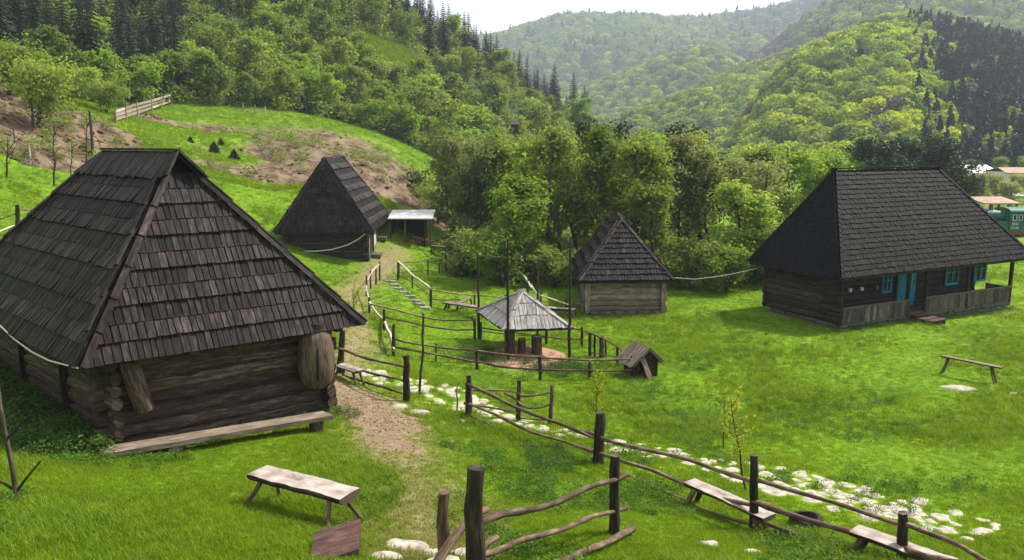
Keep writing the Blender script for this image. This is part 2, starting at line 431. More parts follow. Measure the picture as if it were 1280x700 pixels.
# foliage
M['leaf_olive'] = leaf_mat("leaves_olive", (0.080,0.104,0.040), (0.155,0.188,0.070), (0.250,0.282,0.120))
M['leaf_green'] = leaf_mat("leaves_green", (0.070,0.122,0.022), (0.152,0.222,0.036), (0.255,0.330,0.068))
M['leaf_fresh'] = leaf_mat("leaves_fresh", (0.098,0.170,0.020), (0.182,0.290,0.030), (0.285,0.395,0.055))
M['leaf_pale'] = leaf_mat("leaves_blossom", (0.12,0.15,0.05), (0.22,0.26,0.10), (0.36,0.37,0.20))
M['leaf_yellow'] = leaf_mat("leaves_sapling", (0.14,0.20,0.010), (0.26,0.31,0.018), (0.36,0.36,0.03))
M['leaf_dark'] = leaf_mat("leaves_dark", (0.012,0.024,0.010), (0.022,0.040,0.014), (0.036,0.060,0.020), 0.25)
M['needle'] = leaf_mat("needles", (0.004,0.011,0.005), (0.009,0.021,0.008), (0.018,0.036,0.012), 0.12)
M['leaf_hill_sunlit'] = leaf_mat("leaves_beech_sunlit", (0.120,0.200,0.006), (0.235,0.330,0.008), (0.370,0.430,0.010), 0.5, spread=0.7)  # young beech colour, raised to put the hill's sun patch into the leaves
M['leaf_hill_sunlit2'] = leaf_mat("leaves_hazel_hill", (0.066, 0.12, 0.0168), (0.12, 0.192, 0.0216), (0.216, 0.276, 0.036), 0.4, spread=0.75)
M['leaf_bare'] = leaf_mat("twigs_bare_hill", (0.050,0.042,0.040), (0.075,0.064,0.056), (0.085,0.095,0.050), 0.25, spread=0.75)
M['leaf_spruce_shade'] = leaf_mat("needles_hill_shade", (0.006,0.011,0.012), (0.010,0.015,0.016), (0.016,0.022,0.020), 0.1, spread=0.75)  # dark needles; also carry the shade of the hump's right flank
M['grass'] = leaf_mat("grass_blades", (0.062, 0.128, 0.004), (0.140, 0.230, 0.005), (0.228, 0.300, 0.012), 0.45, spread=0.5, patch=0.7)
M['grass_dry'] = leaf_mat("grass_straw", (0.1275, 0.1445, 0.0255), (0.221, 0.204, 0.0595), (0.306, 0.272, 0.1105), 0.4, spread=0.6)
M['weed'] = leaf_mat("weed_leaves", (0.0234, 0.0558, 0.009), (0.0432, 0.0945, 0.0126), (0.072, 0.1395, 0.018), 0.35, spread=0.6)

M['clover'] = leaf_mat('clover_leaves', (0.040,0.092,0.008), (0.070,0.145,0.010), (0.110,0.195,0.016), 0.4, spread=0.6)
# ------------------------------------------------------------------ mesh helpers
def wloc(o):
    v = Vector((0, 0, 0))
    while o is not None:
        v = v + o.location; o = o.parent
    return v
class MB:
    """collects pieces; build() links them as ONE mesh object"""
    def __init__(s):
        s.v, s.f, s.uv, s.r, s.mi = [], [], [], [], []
        s.smooth = []
    def add(s, verts, faces, uvs, rnd=None, mi=0, smooth=False):
        o = len(s.v)
        s.v.extend(tuple(x) for x in verts)
        r = random.random() if rnd is None else rnd
        s.r.extend([r] * len(verts))
        for f, u in zip(faces, uvs):
            s.f.append(tuple(i + o for i in f)); s.uv.extend(u); s.mi.append(mi); s.smooth.append(smooth)
    def hexa(s, p, rnd=None, mi=0, along=None):
        """8 corners: bottom ring 0-3, top ring 4-7"""
        p = [Vector(q) for q in p]
        faces = [(3,2,1,0),(4,5,6,7),(0,1,5,4),(1,2,6,5),(2,3,7,6),(3,0,4,7)]
        if along is None:
            e = [p[1]-p[0], p[3]-p[0], p[4]-p[0]]
            along = max(e, key=lambda q: q.length)
        a = along.normalized() if along.length else Vector((1,0,0))
        uvs = []
        for f in faces:
            n = (p[f[1]]-p[f[0]]).cross(p[f[2]]-p[f[0]])
            c = n.normalized().cross(a) if n.length > 1e-12 else Vector((0,0,1))
            if c.length < 0.3:
                e1 = (p[f[1]]-p[f[0]]); e1 = e1.normalized() if e1.length else Vector((1,0,0)); c2 = n.normalized().cross(e1) if n.length > 1e-12 else Vector((0,0,1))
                uvs.append([((p[i]).dot(e1)*0.3, (p[i]).dot(c2)) for i in f])
            else:
                uvs.append([(p[i].dot(a), p[i].dot(c)) for i in f])
        s.add(p, faces, uvs, rnd, mi)
    def box(s, c, x, y, z, rnd=None, mi=0):
        """centre and three half-axis vectors"""
        c, x, y, z = Vector(c), Vector(x), Vector(y), Vector(z)
        s.hexa([c-x-y-z, c+x-y-z, c+x+y-z, c-x+y-z, c-x-y+z, c+x-y+z, c+x+y+z, c-x+y+z], rnd, mi)
    def bar(s, a, b, w, h, up=(0,0,1), rnd=None, mi=0):
        """square bar from a to b, w wide and h high"""
        a, b = Vector(a), Vector(b); d = (b-a)
        u = Vector(up); sd = d.cross(u)
        if sd.length < 1e-6: u = Vector((0,1,0)); sd = d.cross(u)
        sd.normalize(); u = sd.cross(d).normalized()
        s.box((a+b)/2, d/2, sd*w/2, u*h/2, rnd, mi)
    def tube(s, pts, rad, seg=8, rnd=None, mi=0, rough=0.0, cap=True, sx=1.0, smooth=True, square=0.0, up=(0,0,1)):
        pts = [Vector(p) for p in pts]; n = len(pts)
        if not hasattr(rad, '__len__'): rad = [rad] * n
        verts, L = [], [0.0]
        for i in range(1, n): L.append(L[-1] + (pts[i]-pts[i-1]).length)
        u = Vector(up)
        ph = random.random() * 6.28
        for i in range(n):
            t = (pts[min(i+1, n-1)] - pts[max(i-1, 0)]).normalized()
            a = t.cross(u)
            if a.length < 0.2: a = t.cross(Vector((0.3, 1, 0)))
            a.normalize(); b = a.cross(t).normalized()
            for k in range(seg):
                w = 2*math.pi*k/seg + (ph if not square else math.pi/seg)
                r = rad[i] * (1 + rough * (random.random()-0.5) * 2)
                ca, sa = math.cos(w), math.sin(w)
                if square:
                    q = max(abs(ca), abs(sa)); q = 1/((1-square) + square*q); ca *= q; sa *= q
                verts.append(pts[i] + a*ca*r*sx + b*sa*r)
        faces, uvs = [], []
        circ = 2*math.pi*max(rad)
        for i in range(n-1):
            for k in range(seg):
                k2 = (k+1) % seg
                faces.append((i*seg+k, i*seg+k2, (i+1)*seg+k2, (i+1)*seg+k))
                v0, v1 = circ*k/seg, circ*(k+1)/seg
                uvs.append([(L[i], v0), (L[i], v1), (L[i+1], v1), (L[i+1], v0)])
        s.add(verts, faces, uvs, rnd, mi, smooth)
        if cap:
            for ring, rev in ((0, True), (n-1, False)):
                idx = list(range(ring*seg, ring*seg+seg))
                vv = [verts[i] for i in idx]
                f = tuple(range(seg)); f = f[::-1] if rev else f
                s.add(vv, [f], [[(math.cos(6.283*i/seg)*0.05, math.sin(6.283*i/seg)*rad[ring]) for i in f]], rnd, mi)
    def build(s, name, mat, parent=None, loc=None):
        me = bpy.data.meshes.new(name)
        o0 = Vector(loc) if loc is not None else Vector((0,0,0))
        me.from_pydata([tuple(Vector(v)-o0) for v in s.v], [], s.f)
        mats = mat if isinstance(mat, (list, tuple)) else [mat]
        for m_ in mats: me.materials.append(m_)
        ul = me.uv_layers.new(name="UVMap")
        ul.data.foreach_set("uv", np.array(s.uv, dtype=np.float32).ravel())
        at = me.attributes.new("rnd", 'FLOAT', 'POINT')
        at.data.foreach_set("value", np.array(s.r, dtype=np.float32))
        me.polygons.foreach_set("material_index", np.array(s.mi, dtype=np.int32))
        me.polygons.foreach_set("use_smooth", np.array(s.smooth, dtype=bool))
        me.update()
        ob = bpy.data.objects.new(name, me); COL.objects.link(ob)
        ob.location = o0
        if parent is not None:
            ob.parent = parent
            ob.location = o0 - wloc(parent)
        return ob
def np_mesh(name, v, quads, rnd, mat, smooth=False):
    me = bpy.data.meshes.new(name)
    k = quads.shape[1]
    me.vertices.add(len(v)); me.vertices.foreach_set("co", np.asarray(v, np.float32).ravel())
    me.loops.add(quads.size); me.loops.foreach_set("vertex_index", quads.astype(np.int32).ravel())
    me.polygons.add(len(quads)); me.polygons.foreach_set("loop_start", np.arange(0, quads.size, k, dtype=np.int32))
    me.update(calc_edges=True)
    if rnd is not None:
        at = me.attributes.new("rnd", 'FLOAT', 'POINT'); at.data.foreach_set("value", np.asarray(rnd, np.float32))
    me.polygons.foreach_set("use_smooth", np.full(len(quads), smooth))
    if mat: me.materials.append(mat)
    return me
def link(name, me, parent=None, loc=None):
    o = bpy.data.objects.new(name, me); COL.objects.link(o)
    if parent is not None: o.parent = parent
    if loc is not None: o.location = loc
    return o
def tag(o, label=None, cat=None, group=None, kind=None):
    if label: o['label'] = label
    if cat: o['category'] = cat
    if group: o['group'] = group
    if kind: o['kind'] = kind
    return o
def thing(name, label, cat, loc=(0,0,0), group=None, rz=0.0):
    o = bpy.data.objects.new(name, None); COL.objects.link(o)
    o.empty_display_size = 0.2
    o.location = loc; o.rotation_euler = (0, 0, rz)
    return tag(o, label, cat, group)
def copy_tree(o, parent=None):
    c = o.copy(); COL.objects.link(c)
    if parent is not None: c.parent = parent
    for ch in o.children:
        copy_tree(ch, c)
    return c
# ------------------------------------------------------------------ the ground: one sheet to the horizon
def build_ground():
    th = np.concatenate([np.radians(np.arange(-44, 44.01, 0.2)), np.radians(np.arange(47, 314, 3.0))])
    r = [1.0]
    while r[-1] < 62: r.append(r[-1] * 1.0085 if r[-1] > 5 else r[-1] * 1.05)
    while r[-1] < 330: r.append(r[-1] * 1.018)
    while r[-1] < 2200: r.append(r[-1] * 1.08)
    r = np.array(r)
    nt, nr = len(th), len(r)
    X = (r[:, None] * np.sin(th)[None]).ravel(); Y = (r[:, None] * np.cos(th)[None]).ravel()
    Z = height(X, Y)
    X = np.append(X, 0.0); Y = np.append(Y, 0.0); Z = np.append(Z, height([0.0], [0.0])[0])
    i, k = np.meshgrid(np.arange(nr - 1), np.arange(nt), indexing='ij')
    k2 = (k + 1) % nt
    q = np.stack([i * nt + k, (i + 1) * nt + k, (i + 1) * nt + k2, i * nt + k2], -1).reshape(-1, 4)[:, ::-1]
    v = np.c_[X, Y, Z]
    me = np_mesh("ground", v, q, None, M['ground'], True)
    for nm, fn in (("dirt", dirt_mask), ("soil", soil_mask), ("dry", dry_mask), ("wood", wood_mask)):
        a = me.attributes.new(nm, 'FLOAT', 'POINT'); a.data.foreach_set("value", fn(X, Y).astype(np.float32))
    o = link("ground", me)
    tag(o, "green meadow and hillside ground with worn dirt path and bare soil scars", kind="structure")
    return o
# the wooded part of the left slope: the ground lies under trees there
_woodline = [PD(*a).xy for a in ((-60,112,62),(0,100,62),(60,95,66),(110,100,70),(150,112,74),(230,122,84),(330,140,90),(420,158,95),(500,172,98),(560,178,100),(620,178,112),(700,184,140))]
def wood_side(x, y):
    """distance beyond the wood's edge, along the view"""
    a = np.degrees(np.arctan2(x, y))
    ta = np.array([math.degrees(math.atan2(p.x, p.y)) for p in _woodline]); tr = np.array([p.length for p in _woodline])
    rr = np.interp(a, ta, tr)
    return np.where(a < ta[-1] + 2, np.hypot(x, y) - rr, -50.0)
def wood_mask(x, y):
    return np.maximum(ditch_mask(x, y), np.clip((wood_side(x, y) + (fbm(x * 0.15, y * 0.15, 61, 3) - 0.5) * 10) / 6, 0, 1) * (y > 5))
build_ground()

# ------------------------------------------------------------------ scattered cover (grass, weeds, far woods): points that carry tufts
def scatter(name, pts, scl, protos, label=None, cat=None, tilt=0.0, pick=None):
    """STUFF: one object whose points carry copies of the given tuft meshes"""
    pts = np.asarray(pts, np.float32)
    me = bpy.data.meshes.new(name)
    me.vertices.add(len(pts)); me.vertices.foreach_set("co", pts.ravel())
    a = me.attributes.new("scl", 'FLOAT', 'POINT'); a.data.foreach_set("value", np.asarray(scl, np.float32))
    rot = np.c_[rng.normal(0, tilt, len(pts)), rng.normal(0, tilt, len(pts)), rng.uniform(0, 6.283, len(pts))].astype(np.float32)
    a = me.attributes.new("rot", 'FLOAT_VECTOR', 'POINT'); a.data.foreach_set("vector", rot.ravel())
    a = me.attributes.new("idx", 'INT', 'POINT'); a.data.foreach_set("value", (rng.integers(0, len(protos), len(pts)) if pick is None else pick).astype(np.int32))
    o = link(name, me)
    col = bpy.data.collections.new(name + "_tufts")
    for i, pm in enumerate(protos):
        po = bpy.data.objects.new("%s_tuft" % name, pm); col.objects.link(po)
    ng = bpy.data.node_groups.new(name, 'GeometryNodeTree')
    ng.interface.new_socket("Geometry", in_out='INPUT', socket_type='NodeSocketGeometry')
    ng.interface.new_socket("Geometry", in_out='OUTPUT', socket_type='NodeSocketGeometry')
    n, l = ng.nodes, ng.links
    gi, go = n.new("NodeGroupInput"), n.new("NodeGroupOutput")
    ci = n.new("GeometryNodeCollectionInfo"); ci.inputs[0].default_value = col
    ci.inputs["Separate Children"].default_value = True; ci.inputs["Reset Children"].default_value = True
    ip = n.new("GeometryNodeInstanceOnPoints"); ip.inputs["Pick Instance"].default_value = True
    def na(nm, ty):
        x = n.new("GeometryNodeInputNamedAttribute"); x.data_type = ty; x.inputs[0].default_value = nm
        return next(s for s in x.outputs if s.enabled and s.name == "Attribute")
    mp = n.new("GeometryNodeMeshToPoints")
    l.new(gi.outputs[0], mp.inputs[0]); l.new(mp.outputs[0], ip.inputs["Points"])
    l.new(ci.outputs[0], ip.inputs["Instance"])
    l.new(na("idx", 'INT'), ip.inputs["Instance Index"])
    l.new(na("scl", 'FLOAT'), ip.inputs["Scale"])
    er = n.new("FunctionNodeEulerToRotation"); l.new(na("rot", 'FLOAT_VECTOR'), er.inputs[0]); l.new(er.outputs[0], ip.inputs["Rotation"])
    l.new(ip.outputs[0], go.inputs[0])
    md = o.modifiers.new("scatter", 'NODES'); md.node_group = ng
    tag(o, label, cat, kind="stuff")
    return o

def blade_tuft(seed, n, h, w, spread, mat, lean=0.5):
    g = np.random.default_rng(seed)
    V, Q, C = [], [], []
    for i in range(n):
        a, rr = g.uniform(0, 6.283), spread * math.sqrt(g.uniform())
        b = np.array([rr * math.cos(a), rr * math.sin(a), -0.02])
        d = g.uniform(0, 6.283); le = lean * g.uniform(0.2, 1.2); hh = h * g.uniform(0.55, 1.15)
        dr = np.array([math.cos(d), math.sin(d), 0]); sd = np.array([-math.sin(d + g.normal(0, .8)), math.cos(d), 0]) * w * g.uniform(0.7, 1.3)
        m = b + dr * hh * le * 0.35 + np.array([0, 0, hh * 0.62]); t = b + dr * hh * le + np.array([0, 0, hh])
        o = len(V); V += [b - sd, b + sd, m + sd * 0.8, m - sd * 0.8, t + sd * 0.12, t - sd * 0.12]
        Q += [[o, o+1, o+2, o+3], [o+3, o+2, o+4, o+5]]; C += [g.uniform()] * 6
    return np_mesh("tuft", np.array(V), np.array(Q), np.array(C), mat)
def leafy_tuft(seed, n, h, r, leaf, mat):
    g = np.random.default_rng(seed)
    c = np.c_[g.normal(0, r * 0.5, n), g.normal(0, r * 0.5, n), h * g.uniform(0.05, 1, n)]
    v, q, rn = leaves_np(g, c, leaf, 0.5)
    return np_mesh("tuft", v, q, rn, mat)
def leaves_np(g, c, size, up=0.35, aspect=0.62, out=None, k=1.0):
    """one bent leaf quad round every centre"""
    n = len(c)
    nrm = g.normal(0, 1, (n, 3))
    if out is not None: nrm = nrm * 0.55 + out * k
    else: nrm[:, 2] = np.abs(nrm[:, 2])
    nrm[:, 2] += up; nrm /= np.linalg.norm(nrm, axis=1, keepdims=True)
    a = np.cross(nrm, g.normal(0, 1, (n, 3))); a /= np.linalg.norm(a, axis=1, keepdims=True) + 1e-9
    b = np.cross(nrm, a)
    s = (size * g.uniform(0.6, 1.35, n))[:, None]
    v = np.stack([c - a * s, c - b * s * aspect + nrm * s * 0.22, c + a * s, c + b * s * aspect + nrm * s * 0.22], 1).reshape(-1, 3)
    q = np.arange(4 * n).reshape(n, 4)
    return v, q, np.repeat(g.uniform(0, 1, n), 4)

def fan_points(n, r0, r1, a0, a1, power=1.0):
    """points over a fan seen from the view point, thinning outwards"""
    u = rng.uniform(0, 1, n)
    r = r0 * (r1 / r0) ** (u ** power)
    a = np.radians(rng.uniform(a0, a1, n))
    return r * np.sin(a), r * np.cos(a)

def on_stones(x, y):
    m = np.zeros(len(x), bool)
    for p, r in STONES:
        m |= (x - p.x) ** 2 + (y - p.y) ** 2 < (r * 1.12) ** 2
    return m
STONES = []
def build_grass():
    protos = [blade_tuft(i, 16, 0.085, 0.0045, 0.10, M['grass'], 0.7) for i in range(4)] + \
             [blade_tuft(10 + i, 14, 0.15, 0.005, 0.09, M['grass'], 0.9) for i in range(2)]
    x, y = fan_points(185000, 7.5, 62, -37, 37, 0.86)
    h = height(x, y)
    k = dirt_mask(x, y) + soil_mask(x, y) + .8 * ditch_mask(x, y)
    tall = fbm(x * 0.35, y * 0.35, 90, 4)
    keep = (rng.uniform(0, 1, len(x)) > k * 1.25 + 0.15 * dry_mask(x, y)) & ~inside_huts(x, y) & ~on_stones(x, y)
    d = np.hypot(x, y)
    scl = np.clip(0.55 + 0.8 * (tall - 0.3), 0.5, 1.1) * (1 + np.clip((d - 14) / 60, 0, 0.7)) * rng.uniform(0.75, 1.25, len(x))
    scl *= 1 - 0.45 * dry_mask(x, y)
    rough = (tall + rng.normal(0, 0.08, len(x))) > 0.64
    pick = np.where(rough, rng.integers(4, 6, len(x)), rng.integers(0, 4, len(x)))
    scatter("grass", np.c_[x, y, h][keep], scl[keep], protos, "short bright green meadow grass", "grass", 0.12, pick[keep])
    # straw coloured grass on the trodden ground
    x, y = fan_points(60000, 8, 45, -22, 6, 0.9)
    dm, dd = dry_mask(x, y), dirt_mask(x, y)
    keep = (rng.uniform(0, 1, len(x)) < dm * 0.55 * (1 - 0.8 * dd)) & ~inside_huts(x, y)
    scatter("dry_grass", np.c_[x, y, height(x, y)][keep], rng.uniform(0.5, 0.9, keep.sum()),
            [blade_tuft(30 + i, 12, 0.07, 0.004, 0.10, M['grass_dry'], 1.0) for i in range(3)], "short straw coloured grass along the trodden path", "grass", 0.15)
    # the clearing inside the wood
    q_ = [(*PD(*q[:3]).xy, q[3] * 1.1) for q in ((470, 62, 135, 5.0), (520, 85, 140, 6.0), (570, 118, 142, 5.0), (610, 150, 140, 4.0))]
    x, y = fan_points(90000, 115, 165, -14, 1)
    keep = poly_dist(x, y, q_) < 1
    scatter("clearing_grass", np.c_[x, y, height(x, y)][keep], rng.uniform(2.0, 5.0, keep.sum()), protos[:5], "rough grass of the clearing in the wood", "grass", 0.15)
    # coarse grass of the slopes farther up
    x, y = fan_points(60000, 55, 120, -37, 12, 1.0)
    keep = (rng.uniform(0, 1, len(x)) > soil_mask(x, y) * 1.1 + wood_mask(x, y) * 0.8) 
    scatter("slope_grass", np.c_[x, y, height(x, y)][keep], rng.uniform(1.4, 2.8, keep.sum()),
            protos[:4], "coarse grass on the slope below the wood", "grass", 0.12)

# ------------------------------------------------------------------ far hills and their woods
def build_hill(name, crest, D0, base, back, seed, amp, label, drop=12):
    """crest: (px, py, distance) from left to right, trees included; slope comes down towards the valley at D0(px)"""
    px = np.array([c[0] for c in crest], float)
    n = 110
    xs = np.linspace(px[0], px[-1], n)
    cy = np.interp(xs, px, [c[1] for c in crest]); cd = np.interp(xs, px, [c[2] for c in crest])
    k = np.ones(7) / 7
    cy = np.convolve(np.pad(cy, 3, 'edge'), k, 'valid'); cd = np.convolve(np.pad(cd, 3, 'edge'), k, 'valid')
    m = 60
    V = np.zeros((n, m, 3))
    for i in range(n):
        C = PD(xs[i], cy[i] + drop, cd[i])
        dirv = Vector((C.x, C.y, 0)).normalized()
        d1 = math.hypot(C.x, C.y); d0 = D0 if not callable(D0) else D0(xs[i])
        for j in range(m):
            t = j / (m - 1) * 1.45
            if t <= 1:
                d = d0 + (d1 - d0) * t
                z = base + (C.z - base) * (1 - (1 - t) ** 1.7)
            else:
                d = d1 + (d1 - d0) * (t - 1) * 1.6
                z = C.z - (C.z - base) * min(1, ((t - 1) / 0.45)) ** 1.4 * back
            V[i, j] = (dirv.x * d, dirv.y * d, z)
    X, Y = V[..., 0].ravel(), V[..., 1].ravel()
    sc = 1.0 / (0.22 * cd.mean())
    T = np.tile(np.linspace(0, 1.45, m), n)
    w = np.sin(np.clip(T, 0, 1) * np.pi) ** 0.8
    V[..., 2] += ((fbm(X * sc, Y * sc, seed, 4) - 0.5) * amp * w).reshape(n, m)
    i, j = np.meshgrid(np.arange(n - 1), np.arange(m - 1), indexing='ij')
    q = np.stack([i*m + j, i*m + j + 1, (i+1)*m + j + 1, (i+1)*m + j], -1).reshape(-1, 4)[:, ::-1]
    me = np_mesh(name, V.reshape(-1, 3), q, None, M['hill'], True)
    o = link(name, me); tag(o, label, kind="structure")
    return V
def hill_points(V, count, tmax=1.12):
    n, m, _ = V.shape
    jm = int(m * tmax / 1.45)
    A = V[:-1, :jm - 1]; B = V[1:, :jm - 1]; C = V[:-1, 1:jm]
    area = np.linalg.norm(np.cross(B - A, C - A), axis=2).ravel()
    idx = rng.choice(len(area), count, p=area / area.sum())
    i, j = idx // (jm - 1), idx % (jm - 1)
    u, w = rng.uniform(0, 1, (2, count))
    p = (V[i, j] * ((1-u) * (1-w))[:, None] + V[i+1, j] * (u * (1-w))[:, None] + V[i, j+1] * ((1-u) * w)[:, None] + V[i+1, j+1] * (u * w)[:, None])
    return p, i / n, j / m * 1.45
def crown_proto(seed, n, r, leaf, mat, h=1.0, conic=False):
    g = np.random.default_rng(seed)
    if conic:
        t = g.uniform(0, 1, n) ** 0.6; a = g.uniform(0, 6.283, n)
        rr = r * t * g.uniform(0.75, 1.0, n) * (0.8 + 0.2 * np.sin(t * 40))
        c = np.c_[rr * np.cos(a), rr * np.sin(a), h * (1 - t)]
    else:
        d = g.normal(0, 1, (n, 3)); d /= np.linalg.norm(d, axis=1, keepdims=True)
        lob = 0.80 + 0.35 * vnoise(d[:, 0] * 2.2 + seed * 3.1 + 9, d[:, 1] * 2.2 + d[:, 2] * 1.7 + 5, seed)
        c = d * (r * lob * g.uniform(0.80, 1.0, n))[:, None]
        c[:, 2] = c[:, 2] * h + r * h * 0.75
        v, q, rn = leaves_np(g, c, leaf, 0.15, 0.8, d, 0.8)
        return np_mesh("crown_tuft", v, q, rn, mat)
    v, q, rn = leaves_np(g, c, leaf, 0.25, 0.8)
    return np_mesh("crown_tuft", v, q, rn, mat)

def build_far():
    M['hill'] = plain_mat("hill_forest_floor", (0.012, 0.018, 0.005), 0.95, 0.4, 0.05, spec=0.0)
    M['hill_far'] = M['hill']
    beech = [crown_proto(100 + i, 420, 3.7, 0.52, M['leaf_hill_sunlit'], 0.95) for i in range(4)]
    mixed = [crown_proto(110 + i, 300, 3.8, 0.68, M['leaf_hill_sunlit2'], 0.95) for i in range(3)]
    bare = [crown_proto(120 + i, 220, 3.6, 0.66, M['leaf_bare'], 1.0) for i in range(3)]
    spruce = [crown_proto(130 + i, 300, 2.3, 0.6, M['leaf_spruce_shade'], 9.0, True) for i in range(3)]
    protos = beech + mixed + bare + spruce          # 0-3, 4-6, 7-9, 10-12
    def pick(*groups):
        """(start, n, probability) per point"""
        k = len(groups[0][2]); u = rng.uniform(0, 1, k); out = np.zeros(k, int); acc = np.zeros(k)
        tot = sum(g_[2] for g_ in groups)
        for s0, c, p in groups:
            sel = (u >= acc) & (u < acc + p / tot + 1e-9)
            out[sel] = s0 + rng.integers(0, c, sel.sum()); acc = acc + p / tot
        return out
    # the sunny beech hump in front, right of the gap
    V = build_hill("hill", [(900,200,330),(935,160,360),(965,120,395),(1000,82,430),(1040,58,460),(1090,38,480),(1130,32,490),(1180,38,480),(1240,55,470),(1330,75,460),(1450,90,460),(1600,110,460)],
                   185, -2.0, 0.5, 201, 26, "steep wooded hump with beech crowns coloured sunlit yellow green, dark spruce put in for shade at its right flank")
    p, a, t = hill_points(V, 6800)
    az = 640 + FPX * p[:, 0] / np.maximum(p[:, 1], 1)
    dk = np.clip((az - 1115 - (1 - np.clip(t, 0, 1)) * 25) / 55 + (fbm(p[:, 0] * .03, p[:, 1] * .03, 8, 3) - .5) * 1.2 - np.clip((t - 0.58) * 5, 0, 2.0), 0, 1)  # dark spruce picked over the right flank to stand for its shade
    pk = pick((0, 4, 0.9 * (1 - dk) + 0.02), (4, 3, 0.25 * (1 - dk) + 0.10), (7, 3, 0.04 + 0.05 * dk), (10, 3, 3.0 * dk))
    scatter("hill_wood", p, rng.uniform(0.45, 0.95, len(p)), protos, "dense beech wood with round crowns coloured sunlit yellow green on the near hump", "forest", 0.05, pk)
    # its left shoulder, a little farther off
    V = build_hill("hill", [(640,215,520),(700,200,530),(745,172,540),(790,140,550),(830,124,560),(880,102,575),(930,82,590),(980,66,600),(1030,50,610),(1100,60,620)],
                   330, -2.0, 0.5, 207, 26, "wooded shoulder left of the sunny hump, bluish green below")
    p, a, t = hill_points(V, 4600)
    pk = pick((0, 4, np.full(len(p), 0.55)), (4, 3, np.full(len(p), 0.6)), (7, 3, np.full(len(p), 0.06)))
    scatter("shoulder_wood", p, rng.uniform(0.6, 1.15, len(p)), protos, "paler green wood on the shoulder behind the grove", "forest", 0.05, pk)
    # the pale ridge behind
    V = build_hill("hill", [(560,150,820),(640,130,830),(700,112,840),(760,96,850),(810,82,860),(870,62,880),(905,70,900),(960,90,920),(1040,80,930)],
                   560, -2.0, 0.5, 213, 40, "pale sunlit wooded ridge in the middle of the gap")
    p, a, t = hill_points(V, 3400)
    pk = pick((0, 4, np.full(len(p), 0.45)), (4, 3, np.full(len(p), 0.7)), (7, 3, np.full(len(p), 0.15)))
    scatter("ridge_wood", p, rng.uniform(0.9, 1.5, len(p)), protos, "pale green hazy wood on the middle ridge", "forest", 0.05, pk)
    # green upper hill behind the hump on the right
    V = build_hill("hill", [(880,105,700),(940,70,740),(985,35,780),(1020,8,800),(1070,-12,810),(1140,-25,810),(1220,-18,800),(1300,-10,790),(1500,0,790)],
                   520, 6.0, 0.5, 219, 46, "higher wooded hill above the hump on the right")
    p, a, t = hill_points(V, 3400)
    br = np.clip((1010 - (640 + FPX * p[:, 0] / p[:, 1])) / 60 + 0.4, 0.05, 1)
    pk = pick((0, 4, 0.15 * (1 - br)), (4, 3, 0.9 * (1 - br) + .1), (7, 3, 1.0 * br), (10, 3, np.full(len(p), 0.10)))
    scatter("upper_wood", p, rng.uniform(0.9, 1.4, len(p)), protos, "mixed green and purplish leafless wood on the upper right hill", "forest", 0.05, pk)
    # the hazy mountain at the back
    V = build_hill("mountain", [(380,60,1350),(500,62,1350),(600,50,1380),(640,36,1400),(690,24,1420),(730,17,1440),(775,13,1450),(815,17,1450),(850,22,1460),(890,17,1460),(940,11,1450),(980,4,1450),(1040,-20,1450),(1150,-60,1450),(1300,-70,1450)],
                   830, -2.0, 0.4, 231, 110, "hazy wooded mountain closing the valley")
    p, a, t = hill_points(V, 5200, 1.05)
    ax = 640 + FPX * p[:, 0] / p[:, 1]
    br = np.clip((ax - 880 + (t - 0.5) * 160) / 90 + (fbm(p[:, 0] * .006, p[:, 1] * .006, 4, 3) - .5) * 1.6, 0.05, 0.95)
    pk = pick((0, 4, 0.10 * (1 - br)), (4, 3, 1.0 - br), (7, 3, br), (10, 3, np.full(len(p), 0.10)))
    scatter("mountain_wood", p, rng.uniform(1.4, 2.3, len(p)), protos, "hazy blue green wood on the far mountain", "forest", 0.05, pk)

def build_haze():
    v = [(x, y, z) for z in (-4.0, 520.0) for y in (-2300.0, 2400.0) for x in (-2300.0, 2300.0)]
    f = [(0,2,3,1),(4,5,7,6),(0,1,5,4),(2,6,7,3),(0,4,6,2),(1,3,7,5)]
    me = bpy.data.meshes.new("haze"); me.from_pydata(v, [], f)
    m = bpy.data.materials.new("haze_air"); m.use_nodes = True
    n, l = m.node_tree.nodes, m.node_tree.links; n.clear()
    out = n.new("ShaderNodeOutputMaterial"); pv = n.new("ShaderNodeVolumePrincipled")
    pv.inputs["Density"].default_value = 0.00032
    pv.inputs["Color"].default_value = (0.78, 0.89, 1.0, 1)
    pv.inputs["Anisotropy"].default_value = 0.1
    l.new(pv.outputs[0], out.inputs["Volume"])
    me.materials.append(m)
    o = link("haze", me); tag(o, "pale haze filling the valley", "haze", kind="stuff")
